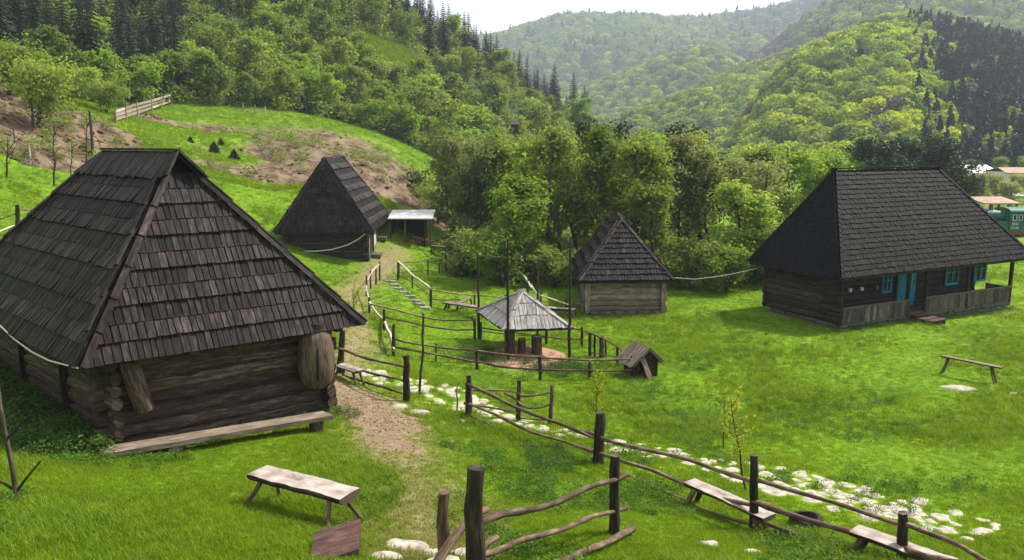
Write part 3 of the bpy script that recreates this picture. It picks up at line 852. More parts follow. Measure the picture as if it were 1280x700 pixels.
# ------------------------------------------------------------------ log huts with steep shingled roofs
def lerp(a, b, t): return Vector(a) + (Vector(b) - Vector(a)) * t
def roof_face(mb, BL, BR, TL, TR, courses, width, thick=0.022, lift=0.05, jit=0.03, seed=0, t0=0.0, t1=1.0, over=0.06, parity=0.0, rag=0.02, lp=0.0):
    """courses of separate shingles on one roof plane; every shingle is cut along the hips"""
    g = random.Random(seed)
    BL, BR, TL, TR = map(Vector, (BL, BR, TL, TR))
    s = (BR - BL).normalized()
    up = (TL + TR) / 2 - (BL + BR) / 2
    t = (up - s * up.dot(s)).normalized()
    nrm = s.cross(t).normalized()
    if nrm.z < 0: nrm = -nrm
    H = (TL - BL).dot(t)
    W = (BR - BL).length
    l1 = (TL - BL).dot(s); r1 = (TR - BL).dot(s)
    Lf = lambda v: l1 * v / H
    Rf = lambda v: W + (r1 - W) * v / H
    def pt(a, v, o): return BL + s * a + t * v + nrm * o
    # deck below the shingles
    v0, v1 = t0 * H, t1 * H
    q = [pt(Lf(v0), v0, 0), pt(Rf(v0), v0, 0), pt(Rf(v1), v1, 0), pt(Lf(v1), v1, 0)]
    q2 = [x - nrm * 0.05 for x in q]
    mb.hexa([*q2, *q], rnd=0.15, along=t)
    step = (v1 - v0) / courses
    for c in range(courses):
        vb = v0 + c * step - (over if c == 0 else 0.02)
        vt = v0 + (c + 1) * step + (step * 0.12 if c < courses - 1 else 0.0)
        a0, a1 = min(Lf(max(vb, v0 - .2)), Lf(vt)), max(Rf(max(vb, v0 - .2)), Rf(vt))
        a = a0 - g.random() * width
        tone = g.uniform(-0.08, 0.08) + (parity if c % 2 else -parity)
        while a < a1:
            w = width * g.uniform(0.75, 1.3)
            gap = 0.006 + g.random() * 0.008
            x0, x1 = a + gap, a + w - gap
            a += w
            j = g.uniform(-jit, jit); rb = g.uniform(-rag, rag)
            lo, hi = lift * (1 + (lp if c % 2 else -lp)) * g.uniform(0.75, 1.3), 0.008
            P4 = []
            for (xx, vv, oo) in ((x0, vb + rb, lo), (x1, vb + rb + g.uniform(-rag, rag) * .4, lo + g.uniform(-.006, .006)), (x1, vt, hi), (x0, vt, hi)):
                xx = min(max(xx, Lf(vv)), Rf(vv))
                P4.append((xx, vv, oo))
            if abs(P4[0][0] - P4[1][0]) < 0.004 and abs(P4[2][0] - P4[3][0]) < 0.004: continue
            bot = [pt(*p) for p in P4]; top = [pt(p[0], p[1], p[2] + thick) for p in P4]
            mb.hexa([*bot, *top], rnd=min(max(g.random() * 0.8 + 0.1 + tone, 0), 1), along=t)
    return s, t, nrm
def hip_boards(name, parent, mat, A, B, n, w, side1, side2, lift=0.06, th=0.03, taper=1.0, a0=0.0, a1=1.0):
    """overlapping cover boards up a hip from A to B"""
    mb = MB(); A, B = Vector(A), Vector(B)
    d = (B - A).normalized()
    for i in range(n):
        p, q = A + (B - A) * (a0 + (a1 - a0) * i / n) - d * 0.05, A + (B - A) * (a0 + (a1 - a0) * (i + 1) / n) + d * 0.08
        for sd in (side1, side2):
            sv = Vector(sd); sv = (sv - d * sv.dot(d)).normalized()
            nn = d.cross(sv).normalized(); nn = -nn if nn.z < 0 else nn
            l0, l1 = lift + 0.035, lift
            b = [p + nn * l0, p + sv * w + nn * l0, q + sv * w * 0.95 + nn * l1, q + nn * l1]
            mb.hexa([*b, *[x + nn * th for x in b]], along=d)
    return mb.build(name, mat, parent)
def log_wall(mb, A, B, z0, z1, n, th, seed, wob=0.02, ends=0.0, ends_b=None, seg=10):
    """a wall of hewn logs laid one on another, each log uneven along its length"""
    g = random.Random(seed)
    A, B = Vector(A), Vector(B); A.z = B.z = 0
    d = (B - A).normalized(); L = (B - A).length
    nn = Vector((d.y, -d.x, 0))
    mb.bar(A + Vector((0, 0, (z0 + z1) / 2)) - nn * 0.0, B + Vector((0, 0, (z0 + z1) / 2)), th * .35, z1 - z0 - .06, rnd=0.02)     # dark backing bar added to stand for shade between the logs
    hs = [g.uniform(0.8, 1.25) for _ in range(n)]; k = (z1 - z0) / sum(hs); z = z0
    eb = ends if ends_b is None else ends_b
    for i in range(n):
        h = hs[i] * k; zc = z + h / 2; z += h
        e0, e1 = ends * g.uniform(0.7, 1.25), eb * g.uniform(0.7, 1.25)
        ph = g.uniform(0, 50)
        pts, rr = [], []
        for q in range(seg + 1):
            s = -e0 + (L + e0 + e1) * q / seg
            pts.append(A + d * s + nn * (g.gauss(0, wob) * 0.6) + Vector((0, 0, zc + (vnoise(s * .8 + ph, 3.0, 2) - 0.5) * wob * 2.2)))
            rr.append(h * 0.512 * (1 + (vnoise(s * 1.1 + ph, 9.0, 5) - 0.5) * 0.10))
        mb.tube(pts, rr, seg=8, rnd=g.random(), sx=th / h, square=0.62, rough=0.03, smooth=False)

def wall_axes(c):
    e1, e2, e0 = c
    return (e2 - e1).normalized(), (e0 - e1).normalized()

# ---- 1: the near hut on the left
HUT1 = dict(z=1.75, ze=3.70)
_e1 = P(100, 458, 3.70); _e2 = P(453, 404, 3.70)
_d1 = Vector((-0.735, 0.678, 0)).normalized()
_e0 = _e1 + _d1 * 9.4; _e3 = _e2 + _d1 * 9.4
_m1 = (_e1 + _e2) / 2
_u1 = (_e2 - _e1).normalized()
def on_line(px, A, d):
    """parameter s so that A + d s stands at image column px"""
    k = (px - 640) / FPX
    # x = k * depth ; depth along the optical axis
    s_num = A.x - k * (A.y * _cp - (A.z - CAMZ) * _sp)
    s_den = k * (d.y * _cp - d.z * _sp) - d.x
    return s_num / s_den
_zr1 = 7.40
_A = Vector((_m1.x, _m1.y, _zr1))
R1n = _A + _d1 * on_line(216, _A, _d1)
R1f = _A + _d1 * on_line(131, _A, _d1)
W1 = dict(c=_e1 + _u1 * .62 + _d1 * .60, r=_e2 - _u1 * .62 + _d1 * .60, f=_e0 + _u1 * .62 - _d1 * .7, b=_e3 - _u1 * .62 - _d1 * .7)

def build_hut_near():
    t = thing("log_hut", "weathered log hut with steep brown board roof and hollow logs under its eave", "hut", (W1['c'].x, W1['c'].y, 1.75), "log huts of the village museum")
    Rn, Rf = R1n - _d1 * 0.12, R1f + _d1 * 0.1        # ridge oversails the gablet
    mb = MB()
    Rh = R1n.copy()
    fr = 0.89
    # lower hips
    def cut(E, Rr): return lerp(E, Rr, fr)
    roof_face(mb, _e0, _e1, lerp(_e0, R1f, fr), cut(_e1, Rh), 11, 0.135, 0.020, 0.048, seed=1, parity=0.14, rag=0.006, jit=0.01, lp=.3)
    roof_face(mb, _e1, _e2, cut(_e1, Rh), cut(_e2, Rh), 11, 0.13, 0.020, 0.048, seed=2, parity=0.14, rag=0.006, jit=0.01, lp=.3)
    roof_face(mb, _e2, _e3, cut(_e2, Rh), lerp(_e3, R1f, fr), 11, 0.135, 0.020, 0.048, seed=3, parity=0.14, rag=0.006, jit=0.01, lp=.3)
    roof_face(mb, _e3, _e0, lerp(_e3, R1f, fr), lerp(_e0, R1f, fr), 11, 0.135, 0.020, 0.048, seed=4, parity=0.14, rag=0.006, jit=0.01, lp=.3)
    # the long boards under the ridge, standing out over the gablet
    for E1_, E0_, sgn in ((_e1, _e0, 1), (_e2, _e3, -1)):
        a, b = lerp(E1_, Rh, fr - 0.03), lerp(E0_, R1f, fr - 0.03)
        off = Vector((0, 0, 0.035))
        up = (Rn - (Rn - Vector((0,0,1)))); 
        BLp, BRp = b + _d1 * 0.2 + off, a - _d1 * 0.12 + off
        TLp, TRp = Rf + off * 0.8, Rn + off * 0.8 - _d1 * 0.06
        if sgn < 0: BLp, BRp, TLp, TRp = BRp, BLp, TRp, TLp
        roof_face(mb, BLp, BRp, TLp, TRp, 1, 0.19, 0.03, 0.045, seed=5 + sgn, rag=0.03)
    roof = mb.build("roof", M['roof_big'], t)
    # gablet boards, set back and dark
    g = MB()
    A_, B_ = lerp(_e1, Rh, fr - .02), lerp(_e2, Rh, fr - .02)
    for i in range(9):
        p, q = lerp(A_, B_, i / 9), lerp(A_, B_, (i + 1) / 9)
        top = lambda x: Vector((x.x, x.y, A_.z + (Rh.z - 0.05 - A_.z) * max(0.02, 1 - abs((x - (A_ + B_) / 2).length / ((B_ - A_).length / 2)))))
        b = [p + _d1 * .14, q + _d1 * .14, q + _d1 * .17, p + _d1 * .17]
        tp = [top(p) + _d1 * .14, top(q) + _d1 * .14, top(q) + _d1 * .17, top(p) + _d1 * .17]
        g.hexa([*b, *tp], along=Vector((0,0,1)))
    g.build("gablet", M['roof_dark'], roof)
    hip_boards("hip_board", roof, M['roof_big'], _e1, Rh, 6, 0.135, _d1, _u1, 0.075, a1=fr - .02)
    hip_boards("hip_board", roof, M['roof_big'], _e2, Rh, 6, 0.10, -_u1, _d1, 0.07, a1=fr - .02)
    hip_boards("hip_board", roof, M['roof_big'], _e0, R1f, 6, 0.13, -_d1, _u1, 0.09, a1=fr - .02)
    # barge boards along the gablet edge
    bb = MB()
    for E in (_e1, _e2):
        a = lerp(E, Rh, fr - .03) - _d1 * .15 + Vector((0, 0, .07)); b = Rn - _d1 * .08 + Vector((0, 0, .07))
        bb.bar(a, b, 0.05, 0.20, _d1, 0.6)
    bb.build("barge_board", M['roof_big'], roof)
    rb = MB(); rb.bar(Rf + Vector((0,0,.085)), Rn + Vector((0,0,.085)) - _d1 * .08, 0.16, 0.05); rb.build("ridge_board", M['roof_big'], roof)
    rf = MB()
    for E, Fd in ((_e1, _e0), (_e1, _e2), (_e2, _e3), (_e0, _e3)):
        inn = ((_e1 + _e3) / 2 - (E + Fd) / 2); inn.z = 0; inn.normalize()
        rf.bar(E + inn * .55 - Vector((0,0,.02)), Fd + inn * .55 - Vector((0,0,.02)), .16, .18, rnd=.3)
        n = int((Fd - E).length / .9)
        for k in range(1, n):
            p = lerp(E, Fd, k / n)
            rf.bar(p + inn * .03 - Vector((0,0,.10)), p + inn * .95 + Vector((0,0,.55)), .09, .10, rnd=.4)
    rf.build("rafter_ends", M['log_dark'], roof)
    # walls
    z0, z1 = 1.72, 3.85
    c, r, f, b = W1['c'], W1['r'], W1['f'], W1['b']
    m = MB(); log_wall(m, c, r, z0, z1, 8, 0.20, 11, 0.030, ends=0.30, ends_b=0.25, seg=16); m.build("log_wall", M['log'], t)
    m = MB(); log_wall(m, f, c, z0 + .12, z1 + .1, 8, 0.20, 12, 0.025, ends=0.3, ends_b=0.34, seg=14); m.build("log_wall", M['log'], t)
    m = MB(); log_wall(m, r, b, z0 + .12, z1 + .1, 8, 0.20, 13, 0.02, ends=0.28); m.build("log_wall", M['log'], t)
    m = MB(); log_wall(m, b, f, z0, z1, 8, 0.20, 14, 0.02, ends=0.28); m.build("log_wall", M['log'], t)
    for s in (2.0, 4.6):
        m = MB(); p = c + _d1 * s - _u1 * .12
        m.bar(Vector((p.x, p.y, 1.7)), Vector((p.x, p.y, 3.8)), .22, .14, _u1, .2)
        m.build("door_post", M['log_dark'], t)
    m = MB()
    for A_, B_ in ((c, r), (f, c), (r, b)):
        L = (B_ - A_).length
        for k in range(int(L / .45)):
            p = lerp(A_, B_, (k + .5) / int(L / .45))
            h = random.uniform(.22, .34)
            zz = G(p.x, p.y)
            m.tube([(p.x, p.y, zz - .15), (p.x, p.y, zz + h * .5), (p.x, p.y, 1.76)], [.26, .27, .20], 7, rough=.15, smooth=False)
    m.build("foundation", M['stone_grey'], t)
    # hanging hollow logs
    for (x0, y0, x1, y1, rad, lbl, nm, bulge) in ((160, 450, 181, 512, .20, "short hollow log leaning on the hut wall under the eave above the plank", "hollow_log", 0.06),
                                              (394, 412, 396, 483, .34, "fat barrel shaped hollow log with a dark slit at the hut corner", "log_beehive", 0.20)):
        o = -_d1 * (.34 if bulge < .1 else .42)
        A_, B_ = c + o, r + o
        top, bot = on_plane(x0, y0, A_, B_), on_plane(x1, y1, A_, B_)
        h = thing(nm, lbl, "hollow log" if bulge < .1 else "beehive", bot)
        m = MB(); n = 12
        pts = [lerp(bot, top, i / n) for i in range(n + 1)]
        rr = [rad * (0.84 + bulge * 1.6 * math.sin(math.pi * i / n) ** .7) for i in range(n + 1)]
        if bulge > .1: rr[0] *= .72; rr[1] *= .93; rr[-1] *= .8
        m.tube(pts, rr, 18, rnd=.9, rough=.012)
        m.build("shell", M['log'] if bulge < .1 else M['hive'], h)
        ax = (top - bot).normalized()
        if bulge > .1:
            v = (Vector((0,0,CAMZ)) - (top + bot) / 2); v.z = 0; v.normalize()
            side = ax.cross(v).normalized()
            sl = MB(); pts = []
            for i in range(2, 10):
                k = i / n; rad_i = rr[i]
                pts.append(lerp(bot, top, k) + v * rad_i * .985 + side * .035)
            sl.tube(pts, [.015, .03, .034, .034, .034, .034, .03, .015], 6, rnd=.1); sl.build("slit", M['dark'], h)
            lid = MB(); lid.tube([top - ax * .02, top + ax * .16], [rr[-1] * 1.12, rr[-1] * .98], 14, rnd=.2); lid.build("lid", M['log_dark'], h)
        else:
            lid = MB(); lid.tube([bot - ax * .015, bot + ax * .02], [rr[0] * .86, rr[0] * .86], 14, rnd=.8); lid.build("cut_end", M['log_pale'], h)
        pg = MB(); pg.bar((top + bot) / 2 + ax * .1, (top + bot) / 2 + ax * .1 - o * 1.1, .08, .08); pg.build("peg", M['log_dark'], h)
    # plank seat along the wall
    zb = 2.08
    A_ = P(130, 567, zb); B_ = P(417, 519, zb)
    bt = thing("wall_bench", "long grey plank bench along the front wall of the near hut", "bench", (A_.x, A_.y, G(A_.x, A_.y)))
    m = MB(); d = (B_ - A_); sd = _d1
    n = 8
    for i in range(1):
        q0, q1 = A_, B_
        m.hexa([q0 - sd*.02 - Vector((0,0,.09)), q1 - Vector((0,0,.09)), q1 + sd*.40 - Vector((0,0,.09)), q0 + sd*.42 - Vector((0,0,.09)), q0 - sd*.02, q1, q1 + sd*.40, q0 + sd*.42], .7, along=d)
    m.build("seat", M['bench'], bt)
    for px in (148, 214, 398):
        k = (px - 130) / 287
        p = lerp(A_, B_, k) + sd * .16; zz = G(p.x, p.y)
        m = MB(); m.tube([(p.x, p.y, zz - .1), (p.x, p.y, zz + .12), (p.x, p.y, zb - .09)], [.14, .135, .15], 10, rough=.05, rnd=.7); m.build("support", M['log_pale'] if px == 214 else M['log'], bt)
    # cord slung under the left eave
    pts = [on_plane(x, y, _e1 - _u1 * .06, _e0 - _u1 * .06) for x, y in ((-40, 372), (0, 407), (18, 424), (40, 440), (62, 451), (97, 460))]
    m = MB(); m.tube(pts, .018, 6); o = m.build("cord", M['rope'], None)
    tag(o, "pale cord slung along the left eave of the near hut", "cord")
    return t

def simple_hut(label, e1, e2, e0, zr, rn_s, rf_s, insets, z0, courses, width, seed, wallmat, roofmat=None, group="log huts of the village museum", nlogs=7, wall_top=0.12, hips=True, hipw=0.16, front_mat=None):
    """e1-e2 front eave, e1-e0 side eave; ridge runs along the side; rn_s / rf_s are its ends measured from the front"""
    roofmat = roofmat or M['roof_mid']
    e1, e2, e0 = map(Vector, (e1, e2, e0))
    u, d = (e2 - e1).normalized(), (e0 - e1).normalized()
    L = (e0 - e1).length; e3 = e2 + d * L
    ze = e1.z
    mid = (e1 + e2) / 2
    Rn = Vector((mid.x, mid.y, zr)) + d * rn_s; Rf = Vector((mid.x, mid.y, zr)) + d * rf_s
    Rn.z = Rf.z = zr
    iu, idf, idb = insets
    c, r = e1 + u * iu + d * idf, e2 - u * iu + d * idf
    f, b = e0 + u * iu - d * idb, e3 - u * iu - d * idb
    t = thing("log_hut", label, "hut", (c.x, c.y, z0), group)
    mb = MB()
    roof_face(mb, e0, e1, Rf, Rn, courses, width, 0.026, 0.065, seed=seed, parity=.42, lp=.6)  # parity tones the courses by turns, standing for light on their tilt
    roof_face(mb, e1, e2, Rn, Rn + u * .01, courses, width, 0.026, 0.065, seed=seed + 1, parity=.05)
    roof_face(mb, e2, e3, Rn, Rf, courses, width, 0.026, 0.065, seed=seed + 2, parity=.42, lp=.6)
    roof_face(mb, e3, e0, Rf, Rf + u * .01, courses, width, 0.026, 0.065, seed=seed + 3, parity=.05)
    roof = mb.build("roof", roofmat, t)
    if hips:
        for A, B, s1, s2 in ((e1, Rn, d, u), (e2, Rn, -u, d), (e0, Rf, -d, u), (e3, Rf, -u, -d)):
            hip_boards("hip_board", roof, M['roof_big'], A, B, 7, hipw, s1, s2, .06)
    rb = MB(); rb.bar(Rf + Vector((0,0,.09)), Rn + Vector((0,0,.09)), .2, .05); rb.build("ridge_board", roofmat, roof)
    eb = MB()
    for A, B in ((e1, e2), (e1, e0), (e2, e3), (e0, e3)):
        inn = ((e1 + e3) / 2 - (A + B) / 2); inn.z = 0; inn.normalize()
        eb.bar(A + inn * .08 - Vector((0,0,.10)), B + inn * .08 - Vector((0,0,.10)), .06, .10, rnd=.8)
    eb.build("eave_board", M['log_dark'], roof)
    z1 = ze + wall_top
    for i, (A, B) in enumerate(((c, r), (f, c), (r, b), (b, f))):
        m = MB(); log_wall(m, A, B, z0 + .12 + .06 * (i in (1, 2)), z1, nlogs, .17, seed + 20 + i, .018, ends=.18); m.build("log_wall", front_mat if (front_mat and i == 0) else wallmat, t)
    m = MB()
    for A, B in ((c, r), (f, c), (r, b)):
        k_ = max(3, int((B - A).length / .5))
        for k in range(k_):
            p = lerp(A, B, (k + .5) / k_); zz = min(G(p.x, p.y), z0)
            m.tube([(p.x, p.y, zz - .2), (p.x, p.y, zz + .1), (p.x, p.y, z0 + .16)], [.30, .30, .22], 7, rough=.15, smooth=False)
    m.build("foundation", M['stone_grey'], t)
    return t, dict(c=c, r=r, f=f, b=b, u=u, d=d, e1=e1, e2=e2, e0=e0, e3=e3, Rn=Rn, Rf=Rf)

# ---- 2: hut on the left by the path
_h2e1 = P(343, 290, 2.72); _h2e2 = P(465, 289, 2.72); _h2e0d = Vector((-0.02, 1, 0)).normalized()
# ---- 3: small hut in the middle
_h3e1 = P(724, 351, 1.62); _h3e2 = P(842, 349.5, 1.62)
_h3d = (P(715, 322, 1.62) - _h3e1).normalized()
# ---- 4: the long house on the right
_h4e1 = P(1050, 347, 2.30); _h4u = Vector((0.885, 0.465, 0)).normalized(); _h4d = Vector((-0.43, 0.90, 0)).normalized()
HOUSE4_L, HOUSE4_W = 13.3, 5.3

def build_hut_mid_left():
    e1, e2 = _h2e1, _h2e2
    e0 = e1 + _h2e0d * 8.6
    t, k = simple_hut("log hut with tall pointed roof beside the path, pale posts on its right side", e1, e2, e0, 6.75, 0.9, 6.6, (.55, .55, .5), 0.78, 13, .16, 40, M['log_dark'], M['roof_hut'], nlogs=8)
    # right side: limewashed panels between posts, door opening
    u, d, r, b = k['u'], k['d'], k['r'], k['b']
    L = (b - r).length
    off = u * .16
    def panel(nm, s0, s1, za, zb, mat, o=0.0, th=.04):
        m = MB(); p, q = r + d * s0 + off + u * o, r + d * s1 + off + u * o
        m.hexa([Vector((p.x, p.y, za)), Vector((q.x, q.y, za)), Vector((q.x, q.y, za)) + u * th, Vector((p.x, p.y, za)) + u * th,
                Vector((p.x, p.y, zb)), Vector((q.x, q.y, zb)), Vector((q.x, q.y, zb)) + u * th, Vector((p.x, p.y, zb)) + u * th], along=Vector((0,0,1)))
        return m.build(nm, mat, t)
    for s0, s1 in ((.15, .75), (2.0, 3.3), (4.6, 5.6)):
        panel("panel", s0, s1, 1.05, 2.75, M['whitewash'])
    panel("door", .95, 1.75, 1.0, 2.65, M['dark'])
    panel("door", 3.5, 4.4, 1.0, 2.65, M['log_dark'])
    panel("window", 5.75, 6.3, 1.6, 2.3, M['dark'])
    for s in (.1, .85, 1.88, 3.4, 4.5, 5.7, 6.9):
        p = r + d * s + off + u * .06
        m = MB(); m.bar(Vector((p.x, p.y, .8)), Vector((p.x, p.y, 2.85)), .14, .12, u, .8); m.build("post", M['plank'], t)
    for s in (1.2, 3.9):
        p = r + d * s + u * .55
        zz = G(p.x, p.y)
        m = MB(); m.box(Vector((p.x, p.y, zz + .08)), u * .25, d * .5, Vector((0,0,.10))); m.build("doorstep", M['stone_grey'], t)
    # garland
    A_, B_ = k['c'] - d * .25, k['r'] - d * .25
    pts = [on_plane(x, y, A_, B_) for x, y in ((358, 312), (375, 314), (395, 314), (415, 312), (435, 306), (448, 299), (459, 290))]
    m = MB(); m.tube(pts, .035, 6); tag(m.build("cord", M['rope']), "pale cord hanging in a curve across the hut wall below the pointed roof", "cord")

def build_hut_mid():
    e1, e2 = _h3e1, _h3e2
    t, k = simple_hut("small log hut with pale wall and black pyramid roof in front of the grove", e1, e2, e1 + _h3d * 6.6, 4.12, 2.75, 4.6, (.42, .45, .4), 0.0, 12, .15, 70, M['log_pale'], nlogs=6, hipw=.12, front_mat=M['log_pale'])
    for A in (k['c'] - k['u'] * .02, k['r'] + k['u'] * .02):
        m = MB(); m.bar(Vector((A.x, A.y, .1)) - k['d'] * .2, Vector((A.x, A.y, 1.75)) - k['d'] * .2, .2, .14, k['d'], .8)
        m.build("corner_post", M['log_pale'], t)

def build_house_right():
    u, d = _h4u, _h4d
    e1 = _h4e1; e2 = e1 + u * HOUSE4_L; e0 = e1 + d * HOUSE4_W; e3 = e2 + d * HOUSE4_W
    Z = Vector((0, 0, 1))
    zr = 6.45
    mid = (e1 + e0) / 2
    A = Vector((mid.x, mid.y, zr))
    sn, sf = on_line(1043, A, u), on_line(1172, A, u)
    Rn, Rf = A + u * sn, A + u * sf
    t = thing("farm_house", "long dark log house with big black shingle roof, porch and turquoise door", "house", (e1.x, e1.y, 0))
    mb = MB()
    nc, w = 21, .15
    kw = dict(thick=.02, lift=.045, jit=.02, rag=.02)
    e2r, e3r = e2 - Z * .0, e3
    roof_face(mb, e1, e2, Rn, Rf, nc, w, seed=91, **kw)
    roof_face(mb, e0, e1, Rn, Rn + d * -.02, nc, w, seed=92, **kw)
    roof_face(mb, e3, e0, Rf, Rn, nc, w, seed=93, **kw)
    roof_face(mb, e2, e3, Rf, Rf + d * .02, nc, w, seed=94, **kw)
    roof = mb.build("roof", M['roof_dark'], t)
    for A_, B_, s1, s2 in ((e1, Rn, d, u), (e2, Rf, -u, d), (e0, Rn, -d, u), (e3, Rf, -u, -d)):
        hip_boards("hip_board", roof, M['roof_dark'], A_, B_, 22, .13, s1, s2, .045, .02)
    rb = MB(); rb.bar(Rn - u * .1 + Z * .1, Rf + u * .1 + Z * .1, .22, .05); rb.build("ridge_board", M['roof_dark'], roof)
    eb = MB()
    for A_, B_ in ((e1, e2), (e1, e0), (e2, e3), (e0, e3)):
        inn = ((e1 + e3) / 2 - (A_ + B_) / 2); inn.z = 0; inn.normalize()
        eb.bar(A_ + inn * .10 - Z * .11, B_ + inn * .10 - Z * .11, .08, .12, rnd=.4)
        n = int((B_ - A_).length / .7)
        for k in range(1, n):
            p = lerp(A_, B_, k / n); eb.bar(p + inn * .05 - Z * .08, p + inn * .8 + Z * .45, .08, .1, rnd=.3)
    eb.build("eave_board", M['log_dark'], roof)
    # footprint: porch line .55 in, wall line 1.75 in
    o = e1 + u * .62 + d * .40; o.z = 0
    Lw = HOUSE4_L - 1.5
    def q(s, k, z): return o + u * s + d * k + Z * z
    PD_ = 1.25
    depth = HOUSE4_W - 1.0
    zf = .28
    for i, (A_, B_) in enumerate(((q(0.3, PD_, 0), q(Lw - 1.2, PD_, 0)), (q(0, depth, 0), q(0, PD_ * .9, 0)), (q(Lw - 1.2, PD_, 0), q(Lw - 1.2, depth, 0)), (q(Lw - 1.2, depth, 0), q(0, depth, 0)))):
        m = MB(); log_wall(m, A_, B_, zf - .05, 2.75, 9, .17, 130 + i, .016, ends=.12, seg=12); m.build("log_wall", M['log_dark'], t)
    m = MB(); log_wall(m, q(0, PD_ * .9, 0), q(0, .02, 0), zf - .05, .92, 3, .16, 140, .014, ends=.1, seg=6); m.build("porch_wall", M['log_dark'], t)
    m = MB(); m.hexa([q(0, 0, .1), q(Lw, 0, .1), q(Lw, PD_, .1), q(0, PD_, .1), q(0, 0, zf), q(Lw, 0, zf), q(Lw, PD_, zf), q(0, PD_, zf)], .4); m.build("porch_floor", M['plank'], t)
    m = MB()
    for A_, B_ in ((q(0, .04, 0), q(Lw, .04, 0)), (q(.04, depth, 0), q(.04, 0, 0)), (q(Lw - .06, 0, 0), q(Lw - .06, PD_, 0))):
        L_ = (B_ - A_).length; n = int(L_ / .34); rs = random.Random(9)
        for k in range(n):
            for lay in range(2):
                p = lerp(A_, B_, (k + .5 + .5 * lay + rs.uniform(-.2, .2)) / n); zz = G(p.x, p.y)
                h = (zf - .08 - zz + .12) / 2; zc = zz - .12 + h * (lay + .5); dd = (B_ - A_).normalized(); nn = Vector((dd.y, -dd.x, 0))
                w_ = rs.uniform(.13, .21)
                m.tube([p + dd * -w_ + Z * (zc - p.z), p + Z * (zc - p.z + rs.uniform(-.01, .01)), p + dd * w_ + Z * (zc - p.z)], [h * .42, h * .54, h * .40], 7, rough=.12, smooth=False, sx=.11 / max(h, .05))
    m.build("foundation", M['stone_grey'], t)
    def spx(px, k): # position along the front where image column px falls
        a = q(0, k, 1.2); return on_line(px, a, u)
    # railing of upright boards, open at the steps
    def railing(s0, s1):
        m = MB(); s = s0
        while s < s1 - .02:
            wv = random.uniform(.13, .2); e = min(s + wv, s1)
            hh = .83 + random.uniform(-.015, .015)
            m.hexa([q(s + .006, -.02, zf - .08), q(e - .006, -.02, zf - .08), q(e - .006, .02, zf - .08), q(s + .006, .02, zf - .08), q(s + .006, -.02, hh), q(e - .006, -.02, hh), q(e - .006, .02, hh), q(s + .006, .02, hh)], along=Z)
            s = e
        r = m.build("railing", M['plank'], t)
        m = MB(); m.bar(q(s0, 0, .86), q(s1, 0, .86), .13, .06, rnd=.9); m.build("handrail", M['plank'], r)
    sA, sB = spx(1136, 0), spx(1158, 0)
    railing(.02, sA); railing(sB, Lw)
    m = MB(); s = 0.0
    while s < PD_ - .1:
        e = s + .16
        m.hexa([q(Lw - .02, s + .006, zf - .08), q(Lw + .02, s + .006, zf - .08), q(Lw + .02, e - .006, zf - .08), q(Lw - .02, e - .006, zf - .08), q(Lw - .02, s + .006, .83), q(Lw + .02, s + .006, .83), q(Lw + .02, e - .006, .83), q(Lw - .02, e - .006, .83)], along=Z); s = e
    m.build("railing", M['plank'], t)
    for s in (.04, sA, sB, spx(1210, 0), Lw - .06):
        m = MB(); m.bar(q(s, .03, .1), q(s, .03, 2.42), .13, .13, d, .25); m.build("post", M['log_dark'], t)
    bm_ = MB(); bm_.bar(q(-.1, .03, 2.44), q(Lw + .1, .03, 2.44), .16, .16, rnd=.2); bm_.build("porch_beam", M['log_dark'], t)
    # door and windows, set in the wall behind the porch
    kf = PD_ - .12
    def frame(nm, s0, s1, za, zb, mat, th=.05, parent=t, ko=0.0):
        m = MB(); k0 = kf - ko
        m.hexa([q(s0, k0 - th, za), q(s1, k0 - th, za), q(s1, k0, za), q(s0, k0, za), q(s0, k0 - th, zb), q(s1, k0 - th, zb), q(s1, k0, zb), q(s0, k0, zb)], along=Z)
        return m.build(nm, mat, parent)
    s0, s1 = spx(1120.5, kf), spx(1143, kf)
    m = MB(); nb = 5
    for i in range(nb):
        a, b_ = s0 + (s1 - s0) * i / nb + .004, s0 + (s1 - s0) * (i + 1) / nb - .004
        m.hexa([q(a, kf - .07, zf), q(b_, kf - .07, zf), q(b_, kf, zf), q(a, kf, zf), q(a, kf - .07, 2.18), q(b_, kf - .07, 2.18), q(b_, kf, 2.18), q(a, kf, 2.18)], along=Z)
    dr = m.build("door", M['turq'], t)
    frame("handle", s1 - .16, s1 - .11, 1.3, 1.45, M['black'], .03, dr, .07)
    for nm_, a, b_ in (("jamb", s0 - .1, s0 - .01), ("jamb", s1 + .01, s1 + .1)):
        frame(nm_, a, b_, zf, 2.25, M['log_dark'], .09, dr)
    for (pa, pb, za, zb) in ((1101, 1113, 1.0, 1.88), (1180, 1196.5, 1.0, 1.94), (1215.5, 1231, 1.0, 1.98)):
        a, b_ = spx(pa, kf), spx(pb, kf)
        wd = frame("window", a, b_, za, zb, M['glass'], .02)
        fw = .10
        m = MB(); k0 = kf - .02
        for (x0, x1, y0, y1) in ((a, a + fw, za, zb), (b_ - fw, b_, za, zb), (a + fw, b_ - fw, za, za + fw), (a + fw, b_ - fw, zb - fw, zb), ((a + b_) / 2 - .03, (a + b_) / 2 + .03, za + fw, zb - fw), (a + fw, (a + b_) / 2 - .03, za + (zb - za) * .62, za + (zb - za) * .62 + .04), ((a + b_) / 2 + .03, b_ - fw, za + (zb - za) * .62, za + (zb - za) * .62 + .04)):
            m.hexa([q(x0, k0 - .06, y0), q(x1, k0 - .06, y0), q(x1, k0, y0), q(x0, k0, y0), q(x0, k0 - .06, y1), q(x1, k0 - .06, y1), q(x1, k0, y1), q(x0, k0, y1)], along=Z if y1 - y0 > x1 - x0 else u)
        m.build("frame", M['turq'], wd)
